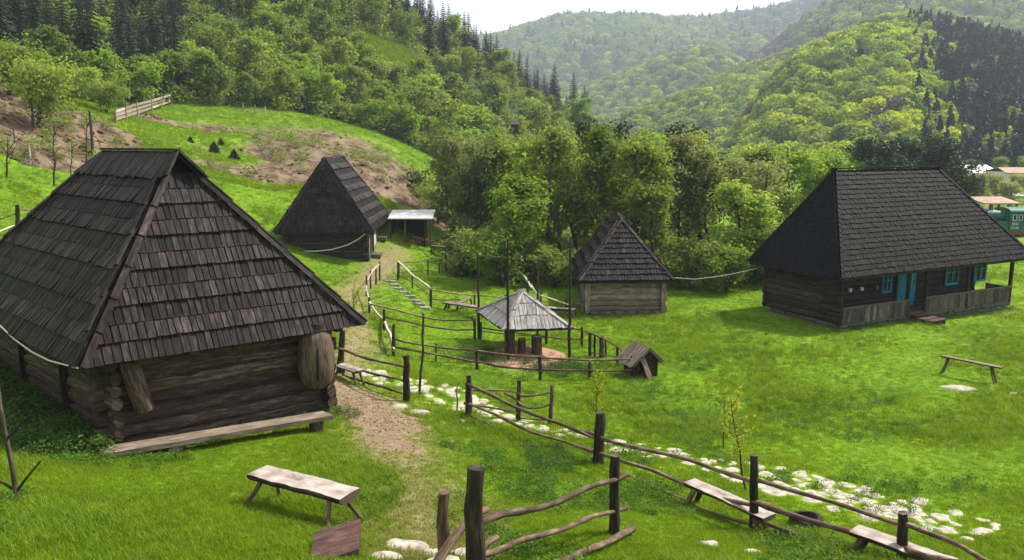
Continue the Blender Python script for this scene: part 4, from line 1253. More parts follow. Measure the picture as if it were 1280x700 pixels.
    # pots hanging on the porch wall
    for i, (px, py, col, lbl) in enumerate(((1062.5, 362.5, 'white', "white enamel pot hanging on the porch wall, nearest the house corner"), (1077, 361, 'white', "white enamel pot hanging on the porch wall, next to the red one"), (1096, 359.5, 'red', "red enamel pot hanging on the porch wall beside the narrow window"))):
        A_, B_ = q(0, kf - .12, 0), q(5, kf - .12, 0)
        p = on_plane(px, py, A_, B_)
        th = thing("enamel_pot", lbl, "pot", p, "enamel pots on the porch wall")
        m = MB(); m.tube([p + d * .10, p + d * .09 - d * .02, p - d * .04, p - d * .05], [.055, .08, .09, .085], 14); m.build("body", M[col], th)
        m = MB(); m.tube([p - d * .02 + Z * .11, p - d * .02 + Z * .20, p + d * .04 + Z * .20], .012, 5); m.build("handle", M['black'], th)
    # steps
    a, b_ = spx(1139, 0), spx(1162, -.2)
    st = thing("porch_steps", "three wooden steps up to the gap in the porch railing", "steps", q((a + b_) / 2, -.5, 0))
    for i in range(3):
        m = MB(); k1, k0 = -.04 - .30 * i, -.36 - .30 * i; zt = zf - .06 - .12 * i
        zt = max(zt, .06)
        x0, x1 = a + .12 * i, b_ + .16 * i
        m.hexa([q(x0, k0, zt - .05), q(x1, k0, zt - .05), q(x1, k1, zt - .05), q(x0, k1, zt - .05), q(x0, k0, zt), q(x1, k0, zt), q(x1, k1, zt), q(x0, k1, zt)], .8, along=u); m.build("tread", M['redwood'], st)
        m = MB(); m.hexa([q(x0 + .05, k0 + .06, -.3), q(x1 - .05, k0 + .06, -.3), q(x1 - .05, k1, -.3), q(x0 + .05, k1, -.3), q(x0 + .05, k0 + .06, zt - .05), q(x1 - .05, k0 + .06, zt - .05), q(x1 - .05, k1, zt - .05), q(x0 + .05, k1, zt - .05)], .1); m.build("riser", M['log_dark'], st)
    global H4Q
    H4Q = q

_HUTBOX = []
def _reg(c, u, d, L, W): _HUTBOX.append((c, u, d, L, W))
_reg(W1['c'], _u1, _d1, (W1['r'] - W1['c']).length, (W1['f'] - W1['c']).length)
_reg(_h2e1 + Vector((.5,.5,0)), Vector((1,0,0)), _h2e0d, 4.3, 7.6)
_reg(_h3e1 + Vector((.4,.45,0)), (_h3e2 - _h3e1).normalized(), _h3d, 3.4, 5.8)
_reg(_h4e1 + _h4u * .62 + _h4d * .4, _h4u, _h4d, HOUSE4_L - 1.5, HOUSE4_W - 1.0)
def inside_huts(x, y):
    m = np.zeros(len(x), bool)
    for c, u, d, L, W in _HUTBOX:
        a = (x - c.x) * u.x + (y - c.y) * u.y; b = (x - c.x) * d.x + (y - c.y) * d.y
        m |= (a > 0) & (a < L) & (b > 0) & (b < W)
    return m
M['hive'] = wood_mat("beehive_log", (0.026,0.016,0.010), (0.072,0.049,0.034), (0.15,0.112,0.083), rough=0.75, tint=0.2, grain=7, crack=0.5)
Z = Vector((0, 0, 1))
# ------------------------------------------------------------------ hay barrack: a pale roof hung between four tall poles
def build_barrack():
    F, L, Rr = P(631, 412, 1.15), P(597, 388, 1.18), P(714, 409, 1.18)
    B = L + (Rr - F)
    c = (F + L + Rr + B) / 4
    apex = P(653, 364, 2.2); apex = Vector((c.x * .6 + apex.x * .4, c.y * .6 + apex.y * .4, 2.22))
    t = thing("hay_barrack", "pale board pyramid roof hung between four tall dark poles, stumps beneath it", "shelter", (c.x, c.y, 0))
    mb = MB()
    ring = [F, Rr, B, L]
    for i in range(4):
        a, b = ring[i], ring[(i + 1) % 4]
        s = (b - a).normalized()
        roof_face(mb, a - s * .1, b + s * .1, apex, apex + s * .02, 3, .17, .016, .03, seed=300 + i, parity=.05, rag=.03)
    roof = mb.build("roof", M['roof_pale'], t)
    for i in range(4):
        a = ring[i]; s1 = (ring[(i + 1) % 4] - a).normalized(); s2 = (ring[i - 1] - a).normalized()
        hip_boards("hip_board", roof, M['roof_pale'], a, apex, 2, .10, s1, s2, .035, .02)
    m = MB()
    for i in range(4):
        m.bar(ring[i] + Z * -.05, ring[(i + 1) % 4] + Z * -.05, .08, .08, rnd=.3)
    m.build("frame", M['log_dark'], roof)
    # poles
    for (px, pt, pb, A) in ((635, 300, 442, F), (598, 316, 447, L), (712, 297, 450, Rr), (670, 322, 418, B)):
        g = PG(px, pb) if px != 670 else Vector((B.x, B.y, G(B.x, B.y)))
        if px != 670:
            g = Vector((A.x + (0.02), A.y - .08, G(A.x, A.y)))
            xx = on_line(px, Vector((A.x - 3, A.y - .10, 1.15)), Vector((1, 0, 0)))
            g.x = A.x - 3 + xx
        top = PD(px, pt, g.y)
        m = MB(); n = 8
        pts = [Vector((g.x + random.gauss(0, .008), g.y + random.gauss(0, .008), g.z - .2 + (top.z - g.z + .2) * i / n)) for i in range(n + 1)]
        m.tube(pts, [.060 - .022 * i / n for i in range(n + 1)], 8, rough=.06)
        m.build("pole", M['post'], t)
    # floor of trodden clay and the three stumps
    m = MB()
    cc = P(652, 447, 0.03); n = 22
    ringp = [Vector((cc.x + 1.45 * (1 + .12 * math.sin(3 * a + 1)) * math.cos(a), cc.y + 1.5 * (1 + .1 * math.sin(2 * a)) * math.sin(a), G(cc.x, cc.y) + .07)) for a in [6.283 * k / n for k in range(n)]]
    rim = [Vector((p.x + (p.x - cc.x) * .06, p.y + (p.y - cc.y) * .06, p.z - .25)) for p in ringp]
    m.add([*ringp, Vector((cc.x, cc.y, G(cc.x, cc.y) + .10))], [(k, (k + 1) % n, n) for k in range(n)], [[(0, 0)] * 3] * n)
    m.add([*ringp, *rim], [(k + n, (k + 1) % n + n, (k + 1) % n, k) for k in range(n)], [[(0, 0)] * 4] * n)
    m.build("clay_floor", M['clay'], t)
    for (px, pb, ptop, r, lbl) in ((637, 444, 413, .20, "tall thick brown stump standing by the front left pole of the pale roof"), (652, 442, 424, .155, "short brown stump, middle one of three under the pale roof"), (671, 443, 420, .20, "brown stump with dark top, right one of three under the pale roof")):
        g = P(px, pb, G(*P(px, pb, 0).xy) + .06); top = PD(px, ptop, g.y)
        s = thing("wooden_stump", lbl, "stump", g, "stumps under the pale roof")
        m = MB(); m.tube([g - Z * .05, g + Z * .12, lerp(g, top, .6), top], [r * 1.12, r, r * .96, r * .98], 14, rough=.03, rnd=.5); m.build("trunk", M['stump'], s)
        m = MB(); m.tube([top - Z * .02, top + Z * .03], [r * .9, r * .88], 12, rnd=.4); m.build("top", M['bluegrey'] if px == 671 else M['cut'], s)

def build_feeder():
    g = P(806, 470, 0.0); g.z = G(g.x, g.y)
    rn, rf = P(811, 436, .98), P(790, 422, 1.12)
    d = Vector((rf.x - rn.x, rf.y - rn.y, 0)); d = Vector((-.35, .94, 0)); u = Vector((.94, .35, 0))
    g = Vector((rn.x, rn.y, 0)); g.z = G(g.x, g.y)
    rn = Vector((g.x, g.y, g.z + 1.02)); L = 1.0
    t = thing("roofed_box", "small weathered gabled board shelter at the end of the round fence", "shelter", g)
    rf = rn + d * L
    el, er = rn - u * .62 - Z * .55, rn + u * .50 - Z * .50
    mb = MB()
    roof_face(mb, el + d * L, el - d * .08, rf, rn - d * .08, 1, .16, .02, .03, seed=401)
    roof_face(mb, er - d * .08, er + d * L, rn - d * .08, rf, 1, .16, .02, .03, seed=402)
    mb.build("roof", M['bench'], t)
    for sgn, nm in ((0, "front_boards"), (1, "back_boards")):
        m = MB()
        y0 = d * (.10 if not sgn else L - .12)
        for i in range(5):
            a, b = -.42 + .165 * i, -.42 + .165 * (i + 1) - .012
            if not sgn and i == 1: continue
            h = lambda s: .55 + (.45 - abs(s) * .85)
            m.hexa([g + u * a + y0, g + u * b + y0, g + u * b + y0 + d * .02, g + u * a + y0 + d * .02,
                    g + u * a + y0 + Z * h(a), g + u * b + y0 + Z * h(b), g + u * b + y0 + d * .02 + Z * h(b), g + u * a + y0 + d * .02 + Z * h(a)], along=Z)
        m.build(nm, M['log_dark'] if not sgn else M['plank'], t)
    for s in (-.42, .40):
        m = MB()
        for k in range(3):
            a, b = .10 + .27 * k, .10 + .27 * (k + 1) - .01
            m.hexa([g + u * s + d * a, g + u * s + d * b, g + u * (s + .02) + d * b, g + u * (s + .02) + d * a, g + u * s + d * a + Z * .62, g + u * s + d * b + Z * .62, g + u * (s + .02) + d * b + Z * .62, g + u * (s + .02) + d * a + Z * .62], along=Z)
        m.build("side_boards", M['plank'], t)
    m = MB(); m.bar(g - d * .28 - u * .02 - Z * .05, g - d * .0 - u * .22 + Z * .68, .17, .03, d, .9); m.build("leaning_board", M['bench'], t)

# ------------------------------------------------------------------ fences of posts and barked poles
_POSTS = {}
def rough_post(parent, base, top_z, r, lean=(0, 0), mat='post', nm="post", seg=9):
    m = MB(); n = 6; h = top_z - base.z
    pts, rr = [], []
    for i in range(n + 1):
        k = i / n
        pts.append(Vector((base.x + lean[0] * k + random.gauss(0, r * .10), base.y + lean[1] * k + random.gauss(0, r * .10), base.z - .25 + (h + .25) * k)))
        rr.append(r * (1.12 - .22 * k) * random.uniform(.92, 1.08))
    pts[-1].z += random.uniform(-.03, .03)
    m.tube(pts, rr, seg, rough=.10, smooth=True)
    return m.build(nm, M[mat], parent)
def rough_rail(parent, pts, r0, r1, mat='rail', nm="rail", knots=True):
    """a crooked pole through the given points"""
    P_ = [Vector(p) for p in pts]
    out = []
    for i in range(len(P_) - 1):
        L = (P_[i + 1] - P_[i]).length; k = max(2, int(L / .22))
        for j in range(k): out.append(lerp(P_[i], P_[i + 1], j / k))
    out.append(P_[-1])
    for _ in range(2):
        out = [out[0]] + [(out[i - 1] + out[i] * 2 + out[i + 1]) / 4 for i in range(1, len(out) - 1)] + [out[-1]]
    n = len(out); ph = random.uniform(0, 90)
    am = min(.045, r0 * .9)
    q, rr = [], []
    for i, p in enumerate(out):
        k = i / max(1, n - 1)
        w = 0 if i in (0, n - 1) else 1
        q.append(p + Vector(((float(vnoise(i * .35 + ph, 1.5, 3)) - .5) * am, (float(vnoise(i * .35 + ph, 5.5, 4)) - .5) * am, (float(vnoise(i * .3 + ph, 8.5, 5)) - .5) * am * 1.5)) * w)
        r = r0 + (r1 - r0) * k
        if knots and random.random() < .10: r *= 1.28
        rr.append(r * random.uniform(.93, 1.07))
    m = MB(); m.tube(q, rr, 7, rough=.05)
    return m.build(nm, M[mat], parent)
def fence(name, label, posts, rails, group=None, cat="fence", pr=.06, rr=.035, mat='rail', pmat='post', loc=None):
    """posts: (px, base py, top py[, radius]); rails: (points as pixels, start post, end post[, radius, material]) each in the plane of its posts"""
    B = []
    for p in posts:
        g = PG(p[0], p[1]) ; B.append(g)
    t = thing(name, label, cat, B[0], group)
    for p, g in zip(posts, B):
        top = PD(p[0] if len(p) < 5 else p[4], p[2], g.y)
        r = p[3] if len(p) > 3 and p[3] else pr
        rough_post(t, g, max(top.z, g.z + .2), r, lean=(top.x - g.x, 0), mat=pmat)
    for ra in rails:
        pts, i, j = ra[0], ra[1], ra[2]
        r = ra[3] if len(ra) > 3 and ra[3] else rr
        mt = ra[4] if len(ra) > 4 else mat
        out = []
        nseg = abs(j - i)
        for k, (x, y) in enumerate(pts):
            # choose the bay whose posts enclose the column
            best = None
            idx = range(min(i, j), max(i, j))
            for a in idx:
                x0, x1 = sorted((posts[a][0], posts[a + 1][0]))
                if x0 - 1 <= x <= x1 + 1: best = a
            if best is None:
                best = min(idx, key=lambda a: min(abs(posts[a][0] - x), abs(posts[a + 1][0] - x)))
            A_, B_ = B[best], B[best + 1]
            off = Vector((0, 0, 0))
            out.append(on_plane(x, y, A_, B_))
        # rails lie against the near face of the posts
        for p in out:
            v = Vector((-p.x, -p.y, 0)).normalized(); p += v * (pr * .8)
        rough_rail(t, out, r, r * .8, mt)
    return t, B

def build_fences():
    # foreground gate panel
    t, B = fence("pole_fence", "foreground fence panel of three crooked pale poles between thick dark posts",
        [(594, 716, 588, .105), (768, 668, 567, .075)],
        [([(600, 650), (632, 640), (690, 629), (735, 608), (785, 592)], 0, 1, .042), ([(600, 692), (650, 675), (711, 657), (752, 640), (783, 633)], 0, 1, .038),
         ])
    rough_rail(t, [PG(792, 668) + Z * .10, PG(778, 674) + Z * .10, PG(763, 685) + Z * .09, PG(725, 699) + Z * .09, PG(692, 712) + Z * .08], .05, .045)
    # crooked stakes leaning on its left end
    ts = thing("crooked_branch", "crooked pale branch with cut knots leaning on the foreground gate post", "branch", B[0])
    a = B[0] + Vector((.30, -.35, 0))
    pl = [(PD(541, 716, 8.3)), PD(556, 690, 8.42), PD(574, 664, 8.6), PD(588, 645, 8.72), PD(600, 638, 8.82), PD(609, 637, 8.95)]
    rough_rail(ts, pl, .055, .042, 'rail')
    ts = thing("crooked_branch", "short bent grey branch at the foot of the foreground gate post", "branch", B[0] + Vector((.1, 0, 0)))
    pl = [PD(588, 712, 8.5), PD(597, 694, 8.6), PD(606, 680, 8.75), PD(622, 672, 8.9)]
    rough_rail(ts, pl, .05, .04, 'rail')
    g = PG(553, 702)
    ts = thing("short_post", "short grey cut off post left of the thick dark gate post", "post", g)
    rough_post(ts, g, PD(556, 612, g.y).z, .07, lean=(.03, 0), mat='rail', nm="stake")
    # the long fence down to the lower right
    fence("pole_fence", "long fence of crooked brown poles running down along the stone path",
        [(586, 523, 470, .075), (748, 580, 514, .11, 750), (943, 662, 571, .07), (1128, 706, 640, .075), (1290, 765, 690, .07)],
        [([(583, 479), (610, 492), (660, 514), (700, 529), (748, 547)], 0, 1, .042), ([(728, 538), (760, 550), (800, 560), (860, 573), (943, 601)], 1, 2, .042),
         ([(943, 597), (985, 609), (1040, 626), (1085, 640), (1130, 655)], 2, 3, .036), ([(1128, 652), (1180, 672), (1242, 703)], 3, 4, .036),
         ([(581, 503), (620, 517), (665, 541), (700, 549), (748, 566)], 0, 1, .036), ([(735, 560), (770, 573), (815, 587), (855, 602), (895, 622), (940, 630)], 1, 2, .038),
         ([(940, 624), (985, 640), (1020, 650), (1060, 662), (1128, 685)], 2, 3, .045), ([(1125, 683), (1165, 694), (1240, 712)], 3, 4, .045),
         ([(772, 588), (800, 600), (850, 620), (880, 637), (945, 655)], 1, 2, .036), ([(938, 648), (985, 662), (1030, 684), (1090, 702)], 2, 3, .036)])
    # broken pole on the ground below it
    A_, B_ = PG(580, 521), PG(667, 557)
    t = thing("fallen_pole", "broken grey pole lying in the grass under the long fence", "pole", A_)
    rough_rail(t, [A_ + Z * .10, lerp(A_, B_, .5) + Z * .05, B_ + Z * .03], .025, .02, 'rail')
    # short return at its far end
    fence("pole_fence", "short return of the long fence, two bays with wavy thin poles",
        [(583, 518, 480, .03), (648, 526, 476, .06, 649), (687, 531, 483, .055, 690)],
        [([(590, 487), (620, 488), (640, 487), (650, 492)], 0, 1, .03), ([(650, 494), (668, 494), (690, 489)], 1, 2, .03), ([(588, 505), (620, 509), (648, 516)], 0, 1, .028),
         ([(630, 490), (648, 500), (652, 508), (670, 511), (689, 504)], 1, 2, .026), ([(650, 522), (687, 524)], 1, 2, .024)])
    # gate piece by the near hut
    fence("pole_fence", "short three pole fence between the near hut and the stone path",
        [(424, 466, 412, .09, 428), (508, 502, 445, .085, 508)],
        [([(413, 432), (440, 441), (470, 450), (505, 458)], 0, 1, .04), ([(424, 452), (460, 465), (504, 475)], 0, 1, .034), ([(420, 467), (450, 475), (480, 483), (503, 491)], 0, 1, .034)])
    g = PG(524, 494)
    t = thing("leaning_stick", "tall thin leaning stick beside the gate post by the stone path", "stick", g)
    m = MB(); pts = [on_plane(x, y, g, g + Vector((1, 0, 0))) for x, y in ((524, 496), (526, 465), (529, 440), (528, 418), (529.5, 395))]
    m.tube(pts, [.035, .033, .03, .03, .025], 7, rough=.08); m.build("stick", M['post'], t)
    g = PG(571, 515)
    t = thing("thin_stake", "thin crooked stake left of the long fence's first post", "stake", g)
    m = MB(); pts = [on_plane(x, y, g, g + Vector((1, 0, 0))) for x, y in ((571, 517), (572, 500), (570, 488), (574, 478))]
    m.tube(pts, [.022, .022, .02, .016], 6, rough=.1); m.build("stick", M['rail'], t)
    # round enclosure: front arc
    kw = dict(pr=.055, rr=.038)
    fence("pole_fence", "front arc of the round enclosure, two long dark poles on thin posts",
        [(492, 445, 405), (545, 452, 428, .03), (596, 462, 436), (675, 475, 445), (737, 474, 448), (790, 471, 446)],
        [([(493, 423), (520, 430), (550, 434), (598, 438)], 0, 2), ([(596, 438), (640, 444), (677, 447), (737, 450)], 2, 4), ([(735, 450), (765, 450), (797, 448)], 4, 5),
         ([(495, 434), (520, 438), (545, 443), (600, 453)], 0, 2), ([(598, 452), (640, 460), (677, 462), (737, 462)], 2, 4), ([(735, 463), (765, 464), (797, 462)], 4, 5)], **kw)
    fence("pole_fence", "left arc of the round enclosure, pale crooked poles along the path",
        [(474.5, 350, 327), (470, 356, 336), (463, 361, 339), (458, 370, 345), (461.5, 392, 371), (480, 408, 387), (491, 444, 407)],
        [([(474, 330), (466, 338), (458, 352)], 0, 3, .03, 'rail_pale'), ([(457, 353), (459, 366), (463, 382)], 3, 5, .04, 'rail_pale'), ([(462, 378), (472, 392), (483, 403)], 4, 5, .04, 'rail_pale'), ([(479, 398), (488, 418), (492, 438)], 5, 6, .045, 'rail_pale'),
         ([(476, 392), (484, 412), (492, 437)], 5, 6, .035)], pr=.045, rr=.035)
    fence("pole_fence", "inner arc of the round enclosure, two dark rails ending at the left tall pole",
        [(480, 412, 387), (529, 418, 392, .04), (593, 424, 398)],
        [([(463, 380), (485, 385), (506, 390), (529, 396)], 0, 1), ([(527, 396), (555, 400), (594, 400)], 1, 2), ([(478, 395), (500, 400), (529, 407)], 0, 1), ([(527, 406), (550, 410), (572, 413), (593, 412)], 1, 2)], **kw)
    fence("pole_fence", "back arc of the round enclosure, two dark rails behind the pale roof",
        [(601, 424, 402), (683, 430, 410), (727.5, 434, 409)],
        [([(601, 409), (637, 415), (683, 420)], 0, 1, .028), ([(680, 420), (705, 423), (728, 424)], 1, 2, .028), ([(690, 407), (712, 410), (729, 412)], 1, 2, .03), ([(601, 414), (640, 418), (683, 421)], 0, 1, .02)], **kw)
    fence("pole_fence", "right end of the round enclosure, upright pickets and thin slanting poles",
        [(737.5, 445, 415, .06), (743.5, 446, 418, .04), (752, 447, 420, .085), (757, 447, 424, .035), (772, 458, 433)],
        [([(731, 413), (752, 422), (772, 433)], 0, 4, .03), ([(772, 433), (788, 448)], 3, 4, .03), ([(737, 440), (772, 446)], 0, 4, .022)], pr=.05, rr=.03)
    # upper enclosure
    fence("pole_fence", "sloping fence with a pale top pole above the wooden slope steps",
        [(497.5, 350, 325, .05), (515.5, 360, 345, .04), (538.6, 384, 359, .06)],
        [([(497, 326), (515, 343), (538.6, 360)], 0, 2, .045, 'rail_pale'), ([(497, 343), (515, 352), (537, 369)], 0, 2, .028)])
    fence("pole_fence", "fence along the upper enclosure, thin grey poles on dark posts",
        [(498.5, 349, 326, .045), (535, 346, 325, .05), (549, 342, 329, .035), (557, 340, 319, .055), (574, 336, 312, .06)],
        [([(498, 329), (515, 327), (535, 326)], 0, 1, .028), ([(535, 327), (557, 322), (576, 316)], 1, 4, .028), ([(499, 340), (535, 338)], 0, 1, .025), ([(535, 339), (557, 332), (574, 327)], 1, 4, .025)], pr=.05, rr=.028)
    fence("pole_fence", "low fence with a long thin pole from the slope steps to the left tall pole",
        [(538.6, 384, 361, .055), (593, 384, 367, .05), (632, 386, 368, .05)],
        [([(538, 362), (565, 366), (592, 369)], 0, 1, .03), ([(590, 369), (612, 370), (633, 371)], 1, 2, .03), ([(538, 373), (556, 375), (575, 374)], 0, 1, .024)])
    # the far fence from the shed to the small hut
    fence("pole_fence", "far fence of pale poles running from the open shed towards the small hut",
        [(570, 322, 300, .055), (583, 331, 308, .05), (607.5, 341, 319, .17), (647, 352, 336, .05), (660, 368, 347, .055), (676, 384, 364, .05), (708, 390, 374, .05)],
        [([(566, 303), (585, 311), (604, 318), (612, 322)], 0, 2, .042, 'rail_pale'), ([(608, 321), (630, 331), (652, 342)], 2, 3, .042, 'rail_pale'), ([(648, 339), (657, 347), (665, 360)], 3, 4, .06, 'rail_pale'), ([(664, 356), (671, 367), (676, 370)], 4, 5, .045, 'rail_pale'),
         ([(670, 367), (690, 374), (712, 381)], 5, 6, .04, 'rail_pale'), ([(572, 314), (578, 306), (582, 327)], 0, 1, .035), ([(612, 330), (647, 344)], 2, 3, .03)])
    A_, B_ = P(490, 289, 0), P(562, 305, 0)
    pts = [PD(488, 288, 52.0), PD(515, 296, 51), PD(540, 301.5, 50), PD(572, 306, 48)]
    t = thing("long_pole", "long slanting brown pole from the shed down to the far fence", "pole", pts[-1]); rough_rail(t, pts, .05, .04, 'rail')
    pts = [PD(600, 319, 38), PD(640, 322.5, 35), PD(672, 325, 32.5), PD(712, 323.5, 28.6)]
    m = MB(); m.tube(pts, .015, 6); tag(m.build("cable", M['rope_dark']), "thin grey cable strung between the tall poles behind the pale roof", "cable")
    pts = [PD(840, 347, 37.2), PD(868, 349, 37.4), PD(895, 346, 37.2), PD(920, 341.5, 37), PD(948, 335, 36.8)]
    m = MB(); m.tube(pts, .015, 6); tag(m.build("cable", M['rope']), "pale cable strung between the small hut and the long house", "cable")
    # left slope fence behind the near hut
    fence("pole_fence", "old fence with thin poles on the grassy bank left of the near hut",
        [(-30, 305, 268, .06), (22, 296, 256, .075), (52, 284, 252, .05), (90, 270, 246, .05)],
        [([(-30, 275), (0, 274), (22, 266)], 0, 1, .03), ([(20, 262), (40, 262), (60, 259)], 1, 2, .03), ([(-30, 290), (0, 290), (12, 283), (22, 282)], 0, 1, .032, 'rail_pale'), ([(22, 276), (52, 272)], 1, 2, .028), ([(52, 259), (90, 252)], 2, 3, .028), ([(52, 276), (60, 270), (90, 262)], 2, 3, .028)])
    # board fence on the upper slope
    posts = [(145, 154, 137), (158, 150, 133), (172, 146, 128), (190, 139, 124), (214, 130, 117)]
    B = [PG(p[0], p[1]) for p in posts]
    t = thing("board_fence", "pale board fence with wide gaps on the slope below the wood", "fence", B[0])
    for p, g in zip(posts, B):
        m = MB(); top = PD(p[0], p[2], g.y); m.bar(g - Z * .2, Vector((g.x, g.y, top.z)), .13, .13, rnd=.3); m.build("post", M['board_fence'], t)
    for a in range(4):
        for k in range(3):
            f0 = .28 + .28 * k
            h0 = PD(posts[a][0], posts[a][2], B[a].y).z - B[a].z; h1 = PD(posts[a + 1][0], posts[a + 1][2], B[a + 1].y).z - B[a + 1].z
            m = MB(); off = Vector((0, -.09, 0)); m.bar(B[a] + Z * h0 * f0 + off, B[a + 1] + Z * h1 * f0 + off, .03, .20, rnd=random.random()); m.build("board", M['board_fence'], t)
    posts = [(240, 128, 117), (254, 131, 119), (270, 133, 121), (287, 133, 121), (304, 140, 128), (319, 143, 131), (332, 145, 133)]
    B = [PG(p[0], p[1]) for p in posts]
    t = thing("wire_fence", "row of thin grey posts with wire along the foot of the wooded slope", "fence", B[0])
    for i, (p, g) in enumerate(zip(posts, B)):
        m = MB(); top = PD(p[0], p[2], g.y); m.tube([g - Z * .2, Vector((g.x, g.y, top.z))], .075, 7); m.build("post", M['board_fence'] if i > 3 else M['plank'], t)
    for f0 in (.5, .9):
        m = MB(); m.tube([g + Z * .95 * f0 for g in B], .012, 4); m.build("wire", M['rope_dark'], t)
    # lone poles on the left bank
    for (px, pb, pt_, r, lbl, mt) in ((116, 192, 138, .09, "grey pole standing alone on the bank above the near hut roof", 'plank'), (18, 178, 160, .04, "thin stake among bare saplings on the left bank", 'plank'), (38, 205, 182, .04, "pale stake below the green bush on the left bank", 'rail_pale')):
        g = PG(px, pb); t = thing("lone_pole", lbl, "pole", g)
        m = MB(); top = PD(px, pt_, g.y); m.tube([g - Z * .2, lerp(g, Vector((g.x, g.y, top.z)), .5) + Vector((.03, 0, 0)), Vector((g.x + .02, g.y, top.z))], [r, r * .9, r * .7], 7, rough=.05); m.build("pole", M[mt], t)
    g0, g1 = PD(117, 219, 22.5), PD(126, 197, 22.3)
    t = thing("pale_lath", "pale lath sticking up behind the near hut's ridge", "lath", PG(112, 235) if False else Vector((g0.x, g0.y, G(g0.x, g0.y))))
    m = MB(); m.bar(Vector((g0.x - .25, g0.y, G(g0.x, g0.y))), g1, .05, .03, (0, 1, 0), .9); m.build("lath", M['rail_pale'], t)

# ------------------------------------------------------------------ benches
def slab_seat(mb, A, B, w, th, seed, edge=.06, arch=0.0):
    """half log slab: flat top, wavy edges, round underside"""
    g = random.Random(seed); A, B = Vector(A), Vector(B)
    d = (B - A).normalized(); s = d.cross(Z).normalized()
    n = 14; V = []
    for i in range(n + 1):
        k = i / n; c = lerp(A, B, k) + Z * arch * math.sin(math.pi * k)
        wl = w / 2 * (1 + g.uniform(-edge, edge) * 1.1 + .05 * math.sin(k * 9 + seed)); wr = w / 2 * (1 + g.uniform(-edge, edge) * 1.1 + .06 * math.sin(k * 7 + 2 * seed))
        for (x, z) in ((-wl, -.02), (-wl * .93, .012), (-wl*.3, .018 + g.uniform(-.006, .006)), (wl*.3, .018 + g.uniform(-.006, .006)), (wr * .93, .012), (wr, -.02), (wr * .72, -th * .8), (0, -th), (-wl * .72, -th * .8)):
            V.append(c + s * x + Z * z)
    m = 9; F, U = [], []
    for i in range(n):
        for k in range(m):
            k2 = (k + 1) % m
            F.append((i*m+k, (i+1)*m+k, (i+1)*m+k2, i*m+k2)); L = (B - A).length
            U.append([(L*i/n, k*.05), (L*(i+1)/n, k*.05), (L*(i+1)/n, k*.05+.05), (L*i/n, k*.05+.05)])
    mi = [0 if (f[0] % m) in (1, 2, 3) else 1 for f in F]
    for mm in (0, 1):
        fs = [f for f, q in zip(F, mi) if q == mm]; us = [u for u, q in zip(U, mi) if q == mm]
        used = sorted({i for f in fs for i in f}); mp = {i: j for j, i in enumerate(used)}
        mb.add([V[i] for i in used], [tuple(mp[i] for i in f) for f in fs], us, .5, mm, True)
    for base in (0, n * m):
        mb.add([V[base + k] for k in range(m)], [tuple(range(m)) if base else tuple(reversed(range(m)))], [[(0, 0)] * m], .5, 1)
def slab_bench(label, pA, pB, zt, w, legs, th=.09, group=None, top='bench_pale', leg_r=.032, seed=1, splay=.12):
    A, B = P(*pA, zt), P(*pB, zt)
    gA = G(A.x, A.y)
    t = thing("slab_bench", label, "bench", (A.x, A.y, gA), group)
    m = MB(); slab_seat(m, A, B, w, th, seed); m.build("seat", [M[top], M['log']], t)
    d = (B - A).normalized(); s = d.cross(Z).normalized()
    for k, side in legs:
        p = lerp(A, B, k) + s * side * w * .28 - Z * .03
        out = s * side * splay + d * (-.14 if k < .5 else .14) * (1 if splay else 0)
        f = p + out * 1.0; zz = G(f.x, f.y)
        m = MB(); m.tube([p, lerp(p, Vector((f.x, f.y, zz)), .5) + Vector((random.gauss(0, .008), 0, 0)), Vector((f.x + out.x * .3, f.y + out.y * .3, zz - .05))], [leg_r * 1.1, leg_r, leg_r * .85], 8, rough=.06); m.build("leg", M['rail'], t)
    return t
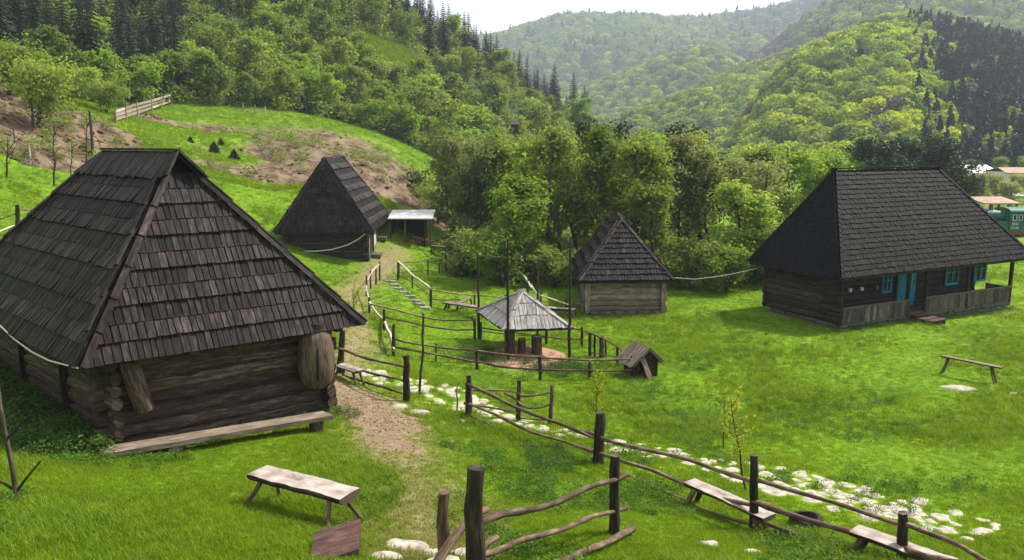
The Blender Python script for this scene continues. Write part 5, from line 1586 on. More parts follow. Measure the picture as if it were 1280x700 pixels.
def build_benches():
    L4 = ((.13, -1), (.13, 1), (.85, -1), (.85, 1))
    slab_bench("pale split log bench on four splayed legs, in the grass before the near hut", (322, 588), (438, 618), PG(380, 640).z + .50, .42, L4, .11, seed=3, splay=.2)
    slab_bench("white plank bench beyond the long fence, left of the second dark post", (862, 601), (962, 646), PG(905, 645).z + .36, .34, L4, .07, seed=4, splay=.03, leg_r=.05)
    slab_bench("white plank bench cut by the frame's lower edge, beyond the long fence", (1068, 661), (1192, 705), PG(1120, 700).z + .40, .36, L4, .08, seed=5, splay=.05, leg_r=.05)
    slab_bench("small pale bench behind the short three pole fence by the near hut", (424, 455.5), (449, 464), PG(440, 472).z + .40, .34, L4, .06, seed=6, splay=.03)
    slab_bench("grey plank bench inside the enclosure left of the pale roof", (556, 377.5), (602, 384), PG(578, 390).z + .42, .40, ((.1, -1), (.1, 1), (.9, -1), (.9, 1)), .07, top='bench', seed=7, splay=.03, leg_r=.05)
    slab_bench("short plank bench crossing behind the grey one in the enclosure", (573, 379), (588, 371.5), PG(578, 384).z + .42, .25, ((.1, -1), (.9, 1)), .05, top='bench', seed=8, splay=.03, leg_r=.04)
    slab_bench("pale log bench right of the pale roof by the small hut", (682, 384), (719, 386.5), PG(700, 393).z + .40, .34, ((.1, -1), (.1, 1), (.9, -1), (.9, 1)), .12, seed=9, splay=.02, leg_r=.06)
    slab_bench("small plank bench on the grass before the open shed", (541, 307), (556, 308.5), PG(548, 312).z + .35, .4, ((.1, -1), (.1, 1), (.9, -1), (.9, 1)), .07, top='bench', seed=10, splay=.02, leg_r=.05)
    slab_bench("tall narrow plank bench alone on the meadow at the right", (1178, 444.5), (1253, 459.5), PG(1240, 480).z + .56, .2, ((.11, -1), (.11, 1), (.83, -1), (.83, 1)), .05, top='bench', seed=11, splay=.03, leg_r=.03)
    # brown notched log end at the lower edge
    g = PG(432, 712)
    t = thing("notched_log", "reddish brown hewn log end at the bottom edge near the split log bench", "log", g)
    A, B, C = PD(400, 704, 8.75), PD(452, 690, 9.1), PD(462, 714, 8.4)
    z0 = g.z - .1
    a, b = A + Vector((-.05, 0, 0)), B
    s = Vector((.12, -.75, 0))
    def qd(x, dz): return Vector((x.x, x.y, x.z + dz))
    m = MB()
    m.hexa([Vector((a.x, a.y, z0)), Vector((b.x, b.y, z0)), Vector((b.x, b.y, z0)) + s, Vector((a.x, a.y, z0)) + s, qd(a, -.03), qd(b, -.01), qd(b, -.05) + s, qd(a, -.05) + s], .5, along=Vector(b - a))
    m.build("beam", M['redwood'], t)
    m = MB(); m.bar(lerp(a, b, .38) + s * .15 + Z * .005, lerp(a, b, 1.0) + s * .32 + Z * -.005, .12, .045, rnd=.9); m.build("wedge", M['redwood'], t)
    # fallen half barrel / hollow stump by the second bench
    g = PG(1007, 657)
    t = thing("hollow_stump", "dark hollow stump in the grass between the two white plank benches", "stump", g)
    m = MB(); n = 16; V = []
    for (r, z) in ((.30, -.05), (.27, .10), (.25, .16), (.18, .17), (.16, .05)):
        for k in range(n):
            a = 6.283 * k / n; rr_ = r * (1 + .10 * math.sin(3 * a + 1) + random.uniform(-.03, .03)); V.append(Vector((g.x + rr_ * math.cos(a), g.y + rr_ * math.sin(a), g.z + z + .02 * math.sin(2 * a))))
    F = [(r * n + k, r * n + (k + 1) % n, (r + 1) * n + (k + 1) % n, (r + 1) * n + k) for r in range(4) for k in range(n)]
    m.add(V, F, [[(f[0] % n * .05, f[0] // n * .1)] * 4 for f in F], .3)
    m.build("rim", M['post'], t)
    m = MB(); m.tube([g + Z * .02, g + Z * .06], [.17, .17], 14); m.build("hollow", M['dark'], t)

# ------------------------------------------------------------------ stones
def stone_mesh(seed, flat=.35):
    g = np.random.default_rng(seed)
    n, rings = 14, 5
    V = [];
    rad = 1 + .30 * (vnoise(np.cos(np.arange(n) * 6.283 / n) * 1.6 + seed * 7, np.sin(np.arange(n) * 6.283 / n) * 1.6 + 3, seed) - .5) * 2
    for z, r in ((-.5, .9), (.0, 1.0), (.55, .93), (.85, .72), (.97, .38)):
        for k in range(n):
            a = 6.283 * k / n; q = r * rad[k]
            V.append((q * math.cos(a), q * math.sin(a), flat * (z + g.uniform(-.05, .05))))
    V.append((0, 0, flat))
    F = [(r*n+k, r*n+(k+1) % n, (r+1)*n+(k+1) % n, (r+1)*n+k) for r in range(rings - 1) for k in range(n)]
    F += [((rings-1)*n+k, (rings-1)*n+(k+1) % n, rings*n) for k in range(n)]
    me = bpy.data.meshes.new("stone"); me.from_pydata(V, [], F); me.materials.append(M['stone'])
    me.polygons.foreach_set("use_smooth", [True] * len(F)); me.update()
    return me
def build_stones():
    meshes = [stone_mesh(500 + i, .30 + .04 * (i % 3)) for i in range(7)]
    def put(x, y, s, label, group=None, sq=.75, rot=None, sink=.45, sz=1.0):
        o = link("path_stone", random.choice(meshes)); 
        o.rotation_euler = (random.gauss(0, .05), random.gauss(0, .05), random.uniform(0, 6.28) if rot is None else rot)
        h = .30 * s * sz
        o.scale = (s, s * sq, min(s * sz, .30)); o.location = (x, y, G(x, y) - .30 * min(s * sz, .30) * sink)
        tag(o, label, "stone", group); return o
    random.seed(31)
    done = []
    def ribbon(line, label, group, dens, smin, smax, skip=.0):
        pts = [PG(*l[:2]) for l in line]
        for a, b, la, lb in zip(pts[:-1], pts[1:], line[:-1], line[1:]):
            L = (b - a).xy.length; d = (b - a).xy.normalized(); s = Vector((-d.y, d.x))
            tries = int(L * (la[2] + lb[2]) * dens * 6)
            for _ in range(tries):
                k = random.random(); w = la[2] + (lb[2] - la[2]) * k
                p = a.xy + (b - a).xy * k + s * random.uniform(-w, w)
                r = random.uniform(smin, smax) * .9 * (1.15 if random.random() < .25 else .85)
                if any((p - q).length < (r + rq) * .72 for q, rq in done): continue
                if random.random() < skip: continue
                done.append((p, r)); STONES.append((p, r)); put(p.x, p.y, r, label, group, random.uniform(.62, .9), sz=random.uniform(.45, .75))
    ribbon([(448, 462, .45), (490, 478, .55), (530, 482, .9), (565, 497, .9), (600, 512, .8), (650, 528, .55)], "pale flat stone in the path between the gate post and the long fence's first post", "stones of the upper stone path", 3.2, .15, .32)
    ribbon([(640, 526, .4), (690, 540, .4), (760, 553, .5), (830, 568, .6), (900, 584, .7)], "small pale stone in the grassy middle of the stone path", "stones of the middle stone path", 3.4, .12, .24, .10)
    ribbon([(900, 583, .75), (965, 599, .9), (1040, 619, 1.0), (1120, 638, 1.0), (1185, 653, .9), (1240, 670, .6)], "rounded pale stone in the lower stone path right of the long fence", "stones of the lower stone path", 4.0, .13, .33, .0)
    for px, py, s, sq, lbl in ((497, 509, .24, .6, "flat stepping stone on the dirt path, nearer the gate post"), (524, 516, .34, .5, "flat oblong stepping stone on the dirt path, next to the gate post's one"),
                               (507, 685, .30, .55, "big pale slab at the lower edge left of the short grey post"), (482, 698, .24, .6, "pale stone at the lower edge beside the brown log end"), (541, 692, .20, .7, "pale stone at the foot of the short grey post"), (578, 692, .20, .8, "pale stone at the foot of the thick dark gate post"), (548, 706, .26, .6, "pale flat stone cut by the frame below the short grey post"),
                               (887, 681, .15, .8, "round pale stone in the grass below the long fence, left of the pair"), (939, 691, .15, .7, "round pale stone in the grass below the long fence, right of the pair"),
                               (1196, 486, .55, .45, "long white stone slab on the meadow below the tall plank bench"), (1270, 493, .20, .5, "small white stone in the meadow at the right edge"), (575, 527, .14, .7, "small yellowish stone near the thin crooked stake"),
                               (1005, 429, .10, .8, "tiny white stone on the lawn before the long house"), (1263, 391, .15, .8, "white stone under the right porch corner")):
        p = PG(px, py)
        if p is None: continue
        STONES.append((p, s * .7)); o = put(p.x, p.y, s, lbl, None, sq, rot=random.uniform(-.3, .3) if s < .5 else -.55)
    # slope steps
    for i, (x, y) in enumerate(((488.5, 352.5), (493.5, 357), (499, 361.5), (506, 366.5), (513, 371.5), (519, 377), (525, 381), (531, 386))):
        p = PG(x, y); pl = (("topmost", "second", "third", "fourth", "fifth", "sixth", "seventh", "lowest")[i])
        o = tag(link("slope_step", None or STEP), "%s pale wooden step on the green slope beside the sloping fence" % pl, "step", "steps on the green slope")
        o.location = p + Z * .03; o.rotation_euler = (0, 0, random.gauss(-.1, .05)); 
def step_mesh():
    m = MB(); m.box((0, 0, 0), (.24, 0, 0), (0, .11, 0), (0, 0, .05), .6); m.bar((-.18, -.12, -.12), (-.18, -.12, .06), .04, .04, (0, 1, 0)); m.bar((.18, -.12, -.12), (.18, -.12, .06), .04, .04, (0, 1, 0))
    o = m.build("slope_step", M['bench_pale']); me = o.data; bpy.data.objects.remove(o); return me
STEP = step_mesh()
# ------------------------------------------------------------------ trees
def limb_path(g, a, d, L, n, droop=0.0, wob=.12):
    pts = [Vector(a)]; d = Vector(d).normalized()
    for i in range(n):
        d = (d + Vector((g.gauss(0, wob), g.gauss(0, wob), g.gauss(0, wob) + .10 - droop))).normalized()
        pts.append(pts[-1] + d * (L / n))
    return pts
def broadleaf(seed, H, Rad, leaves, leaf, mat, base=.22, trunk_r=.13, limbs=13, stems=1, up=.8, fill=.35):
    """(trunk mesh, crown mesh): stems with limbs, leaf clumps along the limbs"""
    g = random.Random(seed); ng = np.random.default_rng(seed)
    mb = MB(); tips = []
    for s in range(stems):
        a0 = g.uniform(0, 6.28)
        d0 = Vector((math.cos(a0) * .22, math.sin(a0) * .22, 1)) if stems > 1 else Vector((g.gauss(0, .04), g.gauss(0, .04), 1))
        b = Vector((math.cos(a0) * .15, math.sin(a0) * .15, -.3)) if stems > 1 else Vector((0, 0, -.3))
        tp = limb_path(g, b, d0, H * g.uniform(.85, .97), 9, .08, .06)
        mb.tube(tp, [trunk_r * (1 - .88 * (i / 9) ** .8) + .012 for i in range(10)], 7, rough=.06, rnd=g.random())
        tips.append((tp[-1], .6)); tips.append((tp[-2], .8))
        nl = limbs // stems + 1
        for i in range(nl):
            k = base + (0.93 - base) * (i + g.random()) / nl
            j = min(int(k * 9), 8); p = lerp(tp[j], tp[j + 1], k * 9 - j)
            prof = math.sin(math.pi * min(1, ((k - base) / (1 - base)) * .80 + .22)) ** .7
            L = Rad * prof * g.uniform(.75, 1.15)
            az = g.uniform(0, 6.28); dd = Vector((math.cos(az), math.sin(az), up * g.uniform(.5, 1.3)))
            lp = limb_path(g, p, dd, L, 5, .02, .16)
            mb.tube(lp, [max(.012, trunk_r * .42 * (1 - k * .5) * (1 - .8 * q / 5)) for q in range(6)], 5, rnd=g.random(), cap=False)
            for q in (2, 3, 4, 5): tips.append((lp[q], .45 + .13 * q))
            for _ in range(3):
                q = g.randint(1, 4); a2 = az + g.choice((-1, 1)) * g.uniform(.5, 1.2)
                sp = limb_path(g, lp[q], Vector((math.cos(a2), math.sin(a2), g.uniform(.2, 1.1))), L * g.uniform(.35, .6), 3, .0, .2)
                mb.tube(sp, [.016, .012, .009, .006], 4, rnd=g.random(), cap=False)
                tips.append((sp[2], .9)); tips.append((sp[3], 1.0))
    P_ = np.array([t[0] for t in tips]); w = np.array([t[1] for t in tips])
    # some limbs carry thick foliage, others little: light and dark clumps with gaps
    w = w * ng.uniform(.25, 1.6, len(w)) ** 1.3
    idx = ng.choice(len(P_), leaves, p=w / w.sum())
    sg = Rad * .13 * ng.uniform(.6, 1.35, len(P_))
    c = P_[idx] + ng.normal(0, 1, (leaves, 3)) * sg[idx][:, None] * np.array([1, 1, .8])
    c[:, 2] = np.maximum(c[:, 2], .25)
    od = c - P_[idx]; od /= np.linalg.norm(od, axis=1, keepdims=True) + 1e-6
    ctr = np.array([0, 0, H * .55]); o2 = c - ctr; o2 /= np.linalg.norm(o2, axis=1, keepdims=True) + 1e-6
    v, q, rn = leaves_np(ng, c, leaf, .3, .62, od * .6 + o2 * .5, .9)
    rn = np.clip(rn * .6 + np.repeat(ng.uniform(0, .4, len(P_))[idx], 4), 0, 1)
    cm = np_mesh("crown", v, q, rn, mat)
    to = mb.build("trunk", M['bark']); tm = to.data; bpy.data.objects.remove(to)
    return tm, cm
def spruce(seed, H, Rad, mat, dens=1.0):
    g = np.random.default_rng(seed); V, Q, C = [], [], []
    n = int(26 * dens)
    for i in range(n):
        t = i / (n - 1); z = H * (.08 + .90 * t); L = Rad * (1 - t) ** .85 * g.uniform(.85, 1.15) + .08
        nb = 7 if t < .8 else 5
        a0 = g.uniform(0, 6.28)
        for b in range(nb):
            a = a0 + 6.283 * b / nb + g.normal(0, .18); l = L * g.uniform(.65, 1.15)
            dr = np.array([math.cos(a), math.sin(a), 0]); sd = np.array([-math.sin(a), math.cos(a), 0])
            m = 4; rc = g.uniform()
            for s in range(m):
                k0, k1 = s / m, (s + 1.25) / m
                p0 = dr * l * k0 + np.array([0, 0, z - l * .30 * k0 ** 1.1]); p1 = dr * l * k1 + np.array([0, 0, z - l * .30 * k1 ** 1.1 + .06 * l * k1 ** 3])
                w = .30 * l * (1 - .55 * k0) * g.uniform(.7, 1.2)
                for sgn in (-1, 1):
                    tip = p1 + sd * sgn * w - np.array([0, 0, .10 * l + .12])
                    o = len(V); V += [p0, p0 * .45 + p1 * .55, tip, p0 + sd * sgn * w * .35 - np.array([0, 0, .10])]
                    Q.append([o, o+1, o+2, o+3]); C += [np.clip(rc * .6 + g.uniform(0, .4), 0, 1)] * 4
    cm = np_mesh("crown", np.array(V), np.array(Q), np.array(C), mat)
    mb = MB(); mb.tube([(0, 0, -.4), (0, 0, H * .5), (0, 0, H * .98)], [.16 * H / 9, .10 * H / 9, .02], 7)
    to = mb.build("trunk", M['bark']); tm = to.data; bpy.data.objects.remove(to)
    return tm, cm
def plant_tree(name, protos, loc, s, label, cat="tree", group=None, rz=None, squash=1.0):
    tm, cm = protos
    r = thing(name, label, cat, loc, group, random.uniform(0, 6.28) if rz is None else rz)
    r.scale = (s * squash, s * squash, s)
    link("trunk", tm, r); link("crown", cm, r)
    return r

def build_trees():
    random.seed(77)
    BL = dict(
        olive=[broadleaf(600 + i, 8.6, 2.1, 5200, .105, M['leaf_olive'], .22, .11, 18, 1 + i, 1.4) for i in range(3)],
        green=[broadleaf(610 + i, 9.0, 2.2, 6200, .115, M['leaf_green'], .22, .12, 18, 1 + i % 2, 1.3) for i in range(4)],
        fresh=[broadleaf(620 + i, 7.0, 2.0, 5200, .115, M['leaf_fresh'], .12, .10, 16, 1 + i % 2, 1.2) for i in range(3)],
        shrub=[broadleaf(630 + i, 3.6, 1.8, 3200, .10, M['leaf_fresh'], .04, .06, 12, 3) for i in range(2)],
        shrubg=[broadleaf(640 + i, 3.6, 1.9, 3200, .10, M['leaf_green'], .04, .06, 12, 3) for i in range(2)],
        pale=[broadleaf(650 + i, 5.0, 2.3, 3600, .14, M['leaf_pale'], .12, .09, 14, 2) for i in range(2)],
        dark=[broadleaf(660 + i, 9.0, 3.0, 6500, .15, M['leaf_dark'], .12, .14, 18, 1) for i in range(2)],
    )
    # the grove behind the small hut: (px base column, distance, top py, kind, label)
    grove = [
        (545, 61, 166, 'olive', "dusky olive tree at the left end of the grove, beside the open shed"),
        (570, 58, 158, 'olive', "tall dusky olive tree with dark stems, second at the grove's left end"),
        (600, 54, 162, 'olive', "olive tree with reddish tinge between the dusky trees and the bright one"),
        (571, 56, 158, 'green', "darker tree standing behind the dusky olive trees"),
        (622, 54, 160, 'green', "mid green tree left of the bright leaning tree in the grove"),
        (648, 43, 205, 'fresh', "bright fresh green tree low in front of the grove, left of the small hut"),
        (668, 50, 162, 'fresh', "bright green tree with a rounded top behind the low fresh one"),
        (700, 46, 152, 'green', "tall green tree just left of the small hut's roof"),
        (730, 51, 146, 'green', "tallest dark green tree of the grove above the small hut"),
        (762, 47, 150, 'green', "broad green tree right behind the small hut's peak"),
        (792, 51, 150, 'fresh', "bright topped tree behind the small hut's right slope"),
        (815, 45, 165, 'green', "green tree with bare lower stems right of the small hut"),
        (848, 48, 160, 'olive', "grey green thin leaved tree right of the small hut"),
        (878, 52, 162, 'green', "leafy tree halfway between the small hut and the long house"),
        (900, 46, 178, 'olive', "olive tree with twiggy crown left of the long house"),
        (930, 44, 215, 'fresh', "bright fresh green tree low beside the long house's left eave"),
        (925, 55, 170, 'green', "green tree behind the bright one beside the long house"),
        (965, 58, 172, 'fresh', "yellowish green tree above the long house's left roof slope"),
        (1000, 62, 180, 'fresh', "soft yellow green tree behind the long house's hip"),
        (835, 60, 150, 'green', "far tree of the grove showing between two nearer crowns"),
        (690, 60, 158, 'olive', "far olive tree of the grove behind the bright green one"),
        (760, 62, 143, 'dark', "dark crown poking up at the top of the grove"),
        (870, 66, 150, 'dark', "dark crown at the back of the grove below the sunny hump"),
        (960, 44, 262, 'shrubg', "low bush under the long house's left eave"),
        (632, 42, 282, 'shrub', "bright bush at the grove's edge behind the far fence"),
        (905, 41, 300, 'shrub', "bright bush left of the long house in the grass"),
        (604, 46, 280, 'shrubg', "bush in the shade of the dusky olive trees"),
        (690, 42, 300, 'shrubg', "bush behind the tall poles, left of the small hut"),
        (860, 42, 295, 'shrubg', "bush in the shade right of the small hut"),
        (522, 66, 215, 'olive', "small olive tree close behind the open shed's roof"),
        (945, 50, 190, 'olive', "olive tree between the bright low tree and the long house"),
        (805, 56, 155, 'olive', "thin olive tree in the grove's back row right of the small hut"),
        (655, 57, 170, 'green', "green tree in the back row behind the low fresh one"),
        (600, 60, 170, 'olive', "olive tree in the back row at the grove's left part"),
        (1088, 80, 166, 'dark', "dark tree behind the long house's ridge, left of three"),
        (1140, 84, 166, 'dark', "dark twiggy tree behind the long house's ridge, middle of three"),
        (1180, 80, 166, 'dark', "dark tree behind the long house's ridge, right of three"),
        (1045, 78, 176, 'fresh', "yellow green round tree behind the long house's left ridge end"),
        (1115, 95, 172, 'green', "green tree farther back between two dark trees behind the ridge"),
    ]
    for px, Y, top, kind, lbl in grove:
        pr = random.choice(BL[kind])
        q = PD(px, 340, Y); z = G(q.x, Y)
        H = PD(px, top, Y).z - z
        h0 = max(v.co.z for v in pr[1].vertices) if not pr[1].get("h0") else pr[1]["h0"]
        pr[1]["h0"] = h0
        s = H / h0
        plant_tree("broadleaf_tree" if H > 4.2 else "bush", pr, (q.x, Y, z), s, lbl, "tree" if H > 4.2 else "bush", "trees of the grove" if Y < 70 else "trees behind the long house", squash=max(1.0, min(1.4, 8.5 / H)) if H > 4.2 else 1.2)
    # village bushes at the right edge
    for px, Y, top, kind, lbl in ((1205, 100, 214, 'pale', "greyish blossoming bush right of the long house's roof, nearest it"), (1222, 108, 222, 'pale', "pale bush below the white roof at the right"), (1245, 112, 216, 'pale', "pale rounded bush at the right, below the white roof's end"),
                                  (1262, 100, 224, 'pale', "pale bush above the green locomotive"), (1278, 156, 192, 'fresh', "yellow green tree right of the white roof"), (1243, 160, 194, 'green', "green tree standing behind the white roof"), (1196, 120, 205, 'fresh', "yellowish bush peeping over the roof's right slope"), (1275, 120, 215, 'pale', "pale bush at the right edge of the picture")):
        pr = random.choice(BL[kind]); q = PD(px, 240, Y); z = G(q.x, Y); H = PD(px, top, Y).z - z
        h0 = pr[1].get("h0") or max(v.co.z for v in pr[1].vertices); pr[1]["h0"] = h0
        plant_tree("bush" if H < 6 else "broadleaf_tree", pr, (q.x, Y, z), H / h0, lbl, "bush" if H < 6 else "tree", "bushes of the village", squash=1.3)
    # the wooded slope on the left
    hb = [broadleaf(700 + i, 7.0, 2.6, 2000, .21, M['leaf_green'], .12, .11, 15, 1) for i in range(3)] + [broadleaf(710 + i, 6.5, 2.6, 2000, .21, M['leaf_fresh'], .12, .10, 15, 1 + i) for i in range(2)]
    sp = [spruce(720 + i, 11.0, 2.2, M['needle']) for i in range(3)]
    cand = []
    for _ in range(9000):
        a = R(random.uniform(-38, 6)); r = random.uniform(60, 215)
        cand.append((r * math.sin(a), r * math.cos(a)))
    cand = np.array(cand); side = wood_side(cand[:, 0], cand[:, 1]); hz = height(cand[:, 0], cand[:, 1])
    clear = poly_dist(cand[:, 0], cand[:, 1], [(*PD(*q[:3]).xy, q[3]) for q in ((470, 62, 135, 5.0), (520, 85, 140, 6.0), (570, 118, 142, 5.0), (610, 150, 140, 4.0))])
    placed = []
    order = np.argsort(np.hypot(cand[:, 0], cand[:, 1]))
    items = []
    for i in order:
        x, y = cand[i]; z = hz[i]
        if side[i] < 1.0 or clear[i] < 1.0: continue
        dep = y * _cp - (z - CAMZ) * _sp
        px = 640 + FPX * x / dep; py = 350 - FPX * (y * _sp + (z - CAMZ) * _cp) / dep
        if px < -45 or px > 760 or py < -75: continue
        d = math.hypot(x, y)
        gap = 4.0 + max(0, (d - 90)) * .030 + (0 if side[i] > 6 else -.8)
        if any((x - a) ** 2 + (y - b) ** 2 < gap * gap for a, b in placed): continue
        placed.append((x, y)); items.append((x, y, z, px, py, side[i]))
    print("slope trees", len(items))
    if len(items) > 300: items = items[:300]
    for x, y, z, px, py, sd_ in items:
        crest = py < 200 and ((px > 500 and math.hypot(x, y) > 172))
        u = float(fbm([x * .045], [y * .045], 12, 3)[0]) + random.gauss(0, .07)
        edge = sd_ < 9
        if crest or (u > .65 and not edge) or (py < 30 and u > .50 and px > 150):
            s = random.uniform(.62, 1.05) * (1.0 if py > 60 or px < 500 else .85)
            plant_tree("spruce", random.choice(sp), (x, y, z), s, "dark spruce on the crest of the wooded left slope" if crest else "dark spruce among leafy trees on the wooded left slope", "spruce", "spruces of the left slope")
        else:
            s = random.uniform(.65, 1.1) if not edge else random.uniform(.5, .85)
            plant_tree("broadleaf_tree", random.choice(hb), (x, y, z), s, "low leafy tree at the foot of the wooded left slope" if edge else "leafy green tree inside the wood on the left slope", "tree", "leafy trees at the wood's edge" if edge else "leafy trees of the left slope", squash=1.15)
    # big spruce standing out above the board fence and tall ones on the skyline
    for px, pb, top, lbl in ((222, 122, 2, "big dark spruce towering over the board fence on the left slope"),):
        g = PG(px, pb); H = PD(px, top, g.y).z - g.z
        plant_tree("spruce", sp[0], g, H / 10.8, lbl, "spruce")
    for px, Y, top, lbl in ((540, 180, -14, "tallest dark spruce at the top of the skyline"), (562, 182, 3, "pointed spruce on the skyline, next below the tallest"), (581, 184, 12, "slim spruce on the skyline left of the gap"), (596, 184, 30, "short spruce on the skyline between two taller ones"), (621, 176, 42, "dark spruce standing out from the slope above the tiny hut"), (512, 178, -20, "spruce at the top edge left of the tallest skyline spruce"), (527, 174, -4, "spruce crowded against the tallest one on the skyline"), (573, 176, 24, "lower spruce in front of the pointed skyline spruce"), (637, 186, 64, "small spruce on the falling skyline"), (648, 186, 70, "small spruce low on the falling skyline"), (684, 194, 100, "lone small spruce near the lower end of the skyline"), (668, 192, 88, "little spruce on the lower skyline"), (708, 196, 118, "tiny spruce at the lower skyline"), (722, 198, 128, "second tiny spruce from the foot of the skyline"), (733, 198, 130, "tiny dark spruce at the very foot of the skyline")):
        q = PD(px, 100, Y); z = G(q.x, Y); H = max(2.5, PD(px, top, Y).z - z)
        plant_tree("spruce", random.choice(sp), (q.x, Y, z), H / 10.8, lbl, "spruce", None, squash=.9)
    # undergrowth filling the woods' floors
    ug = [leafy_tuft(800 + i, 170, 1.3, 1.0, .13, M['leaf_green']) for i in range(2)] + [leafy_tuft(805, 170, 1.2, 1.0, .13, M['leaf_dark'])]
    x, y = fan_points(5200, 60, 215, -38, 6)
    sdd = wood_side(x, y); k = (sdd > 0.5) & (poly_dist(x, y, [(*PD(*q[:3]).xy, q[3]) for q in ((470, 62, 135, 4.0), (520, 85, 140, 5.0), (570, 118, 142, 4.0), (610, 150, 140, 3.0))]) > 1)
    scatter("undergrowth", np.c_[x, y, height(x, y)][k], rng.uniform(.7, 1.7, k.sum()), ug, "leafy undergrowth on the wooded left slope", "undergrowth", .1)
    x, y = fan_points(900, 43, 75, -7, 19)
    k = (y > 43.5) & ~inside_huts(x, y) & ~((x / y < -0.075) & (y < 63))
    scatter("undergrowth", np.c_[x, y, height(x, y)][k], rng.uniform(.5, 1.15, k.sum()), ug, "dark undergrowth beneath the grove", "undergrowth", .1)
    # meadow edge and pasture far right
    x, y = fan_points(420, 95, 175, 20, 40)
    scatter("undergrowth", np.c_[x, y, height(x, y)], rng.uniform(.35, .8, len(x)), [leafy_tuft(820, 150, 1.5, 1.2, .16, M['leaf_pale']), leafy_tuft(821, 150, 1.5, 1.2, .16, M['leaf_green'])], "pale scrub between the village houses", "undergrowth", .1)
    # nettles along the near hut
    wd = [leafy_tuft(830 + i, 70, .34, .22, .030, M['weed']) for i in range(3)]
    pts = []
    for _ in range(900):
        s, o = random.uniform(-.6, 8), random.uniform(.15, 1.5) ** 1.0
        p = W1['c'] + _d1 * s - _u1 * o; pts.append((p.x, p.y, random.uniform(.6, 1.25)))
    for _ in range(260):
        s, o = random.uniform(-.2, 5), random.uniform(-.1, .75)
        p = W1['c'] + _u1 * s - _d1 * o; pts.append((p.x, p.y, random.uniform(.25, .5)))
    for _ in range(120):
        p = P(random.gauss(700, 30), random.gauss(459, 6), .1); pts.append((p.x, p.y, random.uniform(.5, .9)))
    for _ in range(90):
        p = P(random.gauss(600, 20), random.gauss(447, 5), .1); pts.append((p.x, p.y, random.uniform(.5, .9)))
    for _ in range(70):
        p = PG(random.uniform(660, 720), random.uniform(560, 590)); pts.append((p.x, p.y, random.uniform(.3, .6)))
    for _ in range(40):
        p = PG(random.uniform(1030, 1200), random.uniform(600, 650)); pts.append((p.x, p.y, random.uniform(.25, .55)))
    for _ in range(150):
        q = H4Q(random.uniform(-.6, 12), random.uniform(-.5, .05), 0); pts.append((q.x, q.y, random.uniform(.3, .6)))
    pts = np.array(pts)
    scatter("weeds", np.c_[pts[:, 0], pts[:, 1], height(pts[:, 0], pts[:, 1])], pts[:, 2], wd, "dark nettles and weeds round the huts and stone path", "weeds", .12)

def build_clutter():
    wd = [leafy_tuft(840 + i, 46, .11, .16, .020, M['clover']) for i in range(3)]
    x, y = fan_points(16000, 8, 48, -36, 36, .9)
    k = (fbm(x * .45, y * .45, 150, 4) + rng.normal(0, .05, len(x)) > .615) & ~inside_huts(x, y) & ~on_stones(x, y) & (dirt_mask(x, y) < .3)
    scatter("clover", np.c_[x, y, height(x, y)][k], rng.uniform(.5, 1.3, k.sum()), wd, "low dark clover and broad leaved herbs in patches of the meadow", "herbs", .15)
    clod = []
    for i in range(3):
        me = stone_mesh(560 + i, .6); me.materials.clear(); me.materials.append(M['clod']); clod.append(me)
    x, y = fan_points(26000, 35, 95, -38, 2, 1.0)
    k = rng.uniform(0, 1, len(x)) < soil_mask(x, y) * .18
    scatter("rubble", np.c_[x, y, height(x, y)][k], rng.uniform(.04, .16, k.sum()) * rng.uniform(.5, 1.6, k.sum()), clod, "clods and stones lying on the bare soil scars", "rubble", .4)
    x, y = fan_points(26000, 10, 32, -16, -2, .9)
    k = rng.uniform(0, 1, len(x)) < dirt_mask(x, y) * .13
    scatter("gravel", np.c_[x, y, height(x, y)][k], rng.uniform(.010, .032, k.sum()), clod, "small clods and pebbles on the dirt path", "gravel", .4)
    sb = [leafy_tuft(850 + i, 120, .8, .55, .07, M['leaf_green']) for i in range(2)] + [leafy_tuft(855, 90, .7, .5, .07, M['leaf_olive'])]
    x, y = fan_points(1500, 45, 92, -38, -3, 1.0)
    k = (fbm(x * .12, y * .12, 170, 3) + .35 * soil_mask(x, y) + rng.normal(0, .06, len(x)) > .80) & (wood_mask(x, y) < .5) & ~((x / y > -0.19) & (y < 62))
    scatter("scrub", np.c_[x, y, height(x, y)][k], rng.uniform(.4, 1.1, k.sum()), sb, "low scrub along the edges of the soil scars", "scrub", .1)
def sapling(name, label, px, pb, pt_, leafy, mat, seed, spread=.25, cat="sapling", lean=0, r=.02, nb=9):
    g = PG(px, pb); top = PD(px + lean, pt_, g.y); H = top.z - g.z
    rg = random.Random(seed)
    t = thing(name, label, cat, g)
    m = MB()
    main = [g + Vector(((top.x - g.x) * k + rg.gauss(0, .015) * H, rg.gauss(0, .01) * H, H * k - (.1 if k == 0 else 0))) for k in (0, .2, .4, .6, .8, 1)]
    m.tube(main, [r, r * .9, r * .75, r * .6, r * .4, r * .2], 6, rough=.08)
    c = []
    for i in range(nb):
        k = .25 + .7 * i / nb; p = lerp(main[int(k * 5)], main[min(5, int(k * 5) + 1)], k * 5 % 1)
        az = rg.uniform(0, 6.28)
        sp = limb_path(rg, p, (math.cos(az), math.sin(az), 1.0), H * spread * rg.uniform(.6, 1.3), 4, 0, .12)
        m.tube(sp, [r * .42, r * .34, r * .25, r * .15, r * .08], 5, cap=False)
        for q in sp[1:]: c += [q] * leafy
    m.build("stem", M['bark'], t)
    if leafy:
        ng = np.random.default_rng(seed); c = np.array(c); c = c + ng.normal(0, .035 * H ** .5, c.shape)
        v, q, rn = leaves_np(ng, c - np.array(g), .028 * H ** .4, .3)
        link("leaves", np_mesh("leaves", v, q, rn, mat), t)
    return t
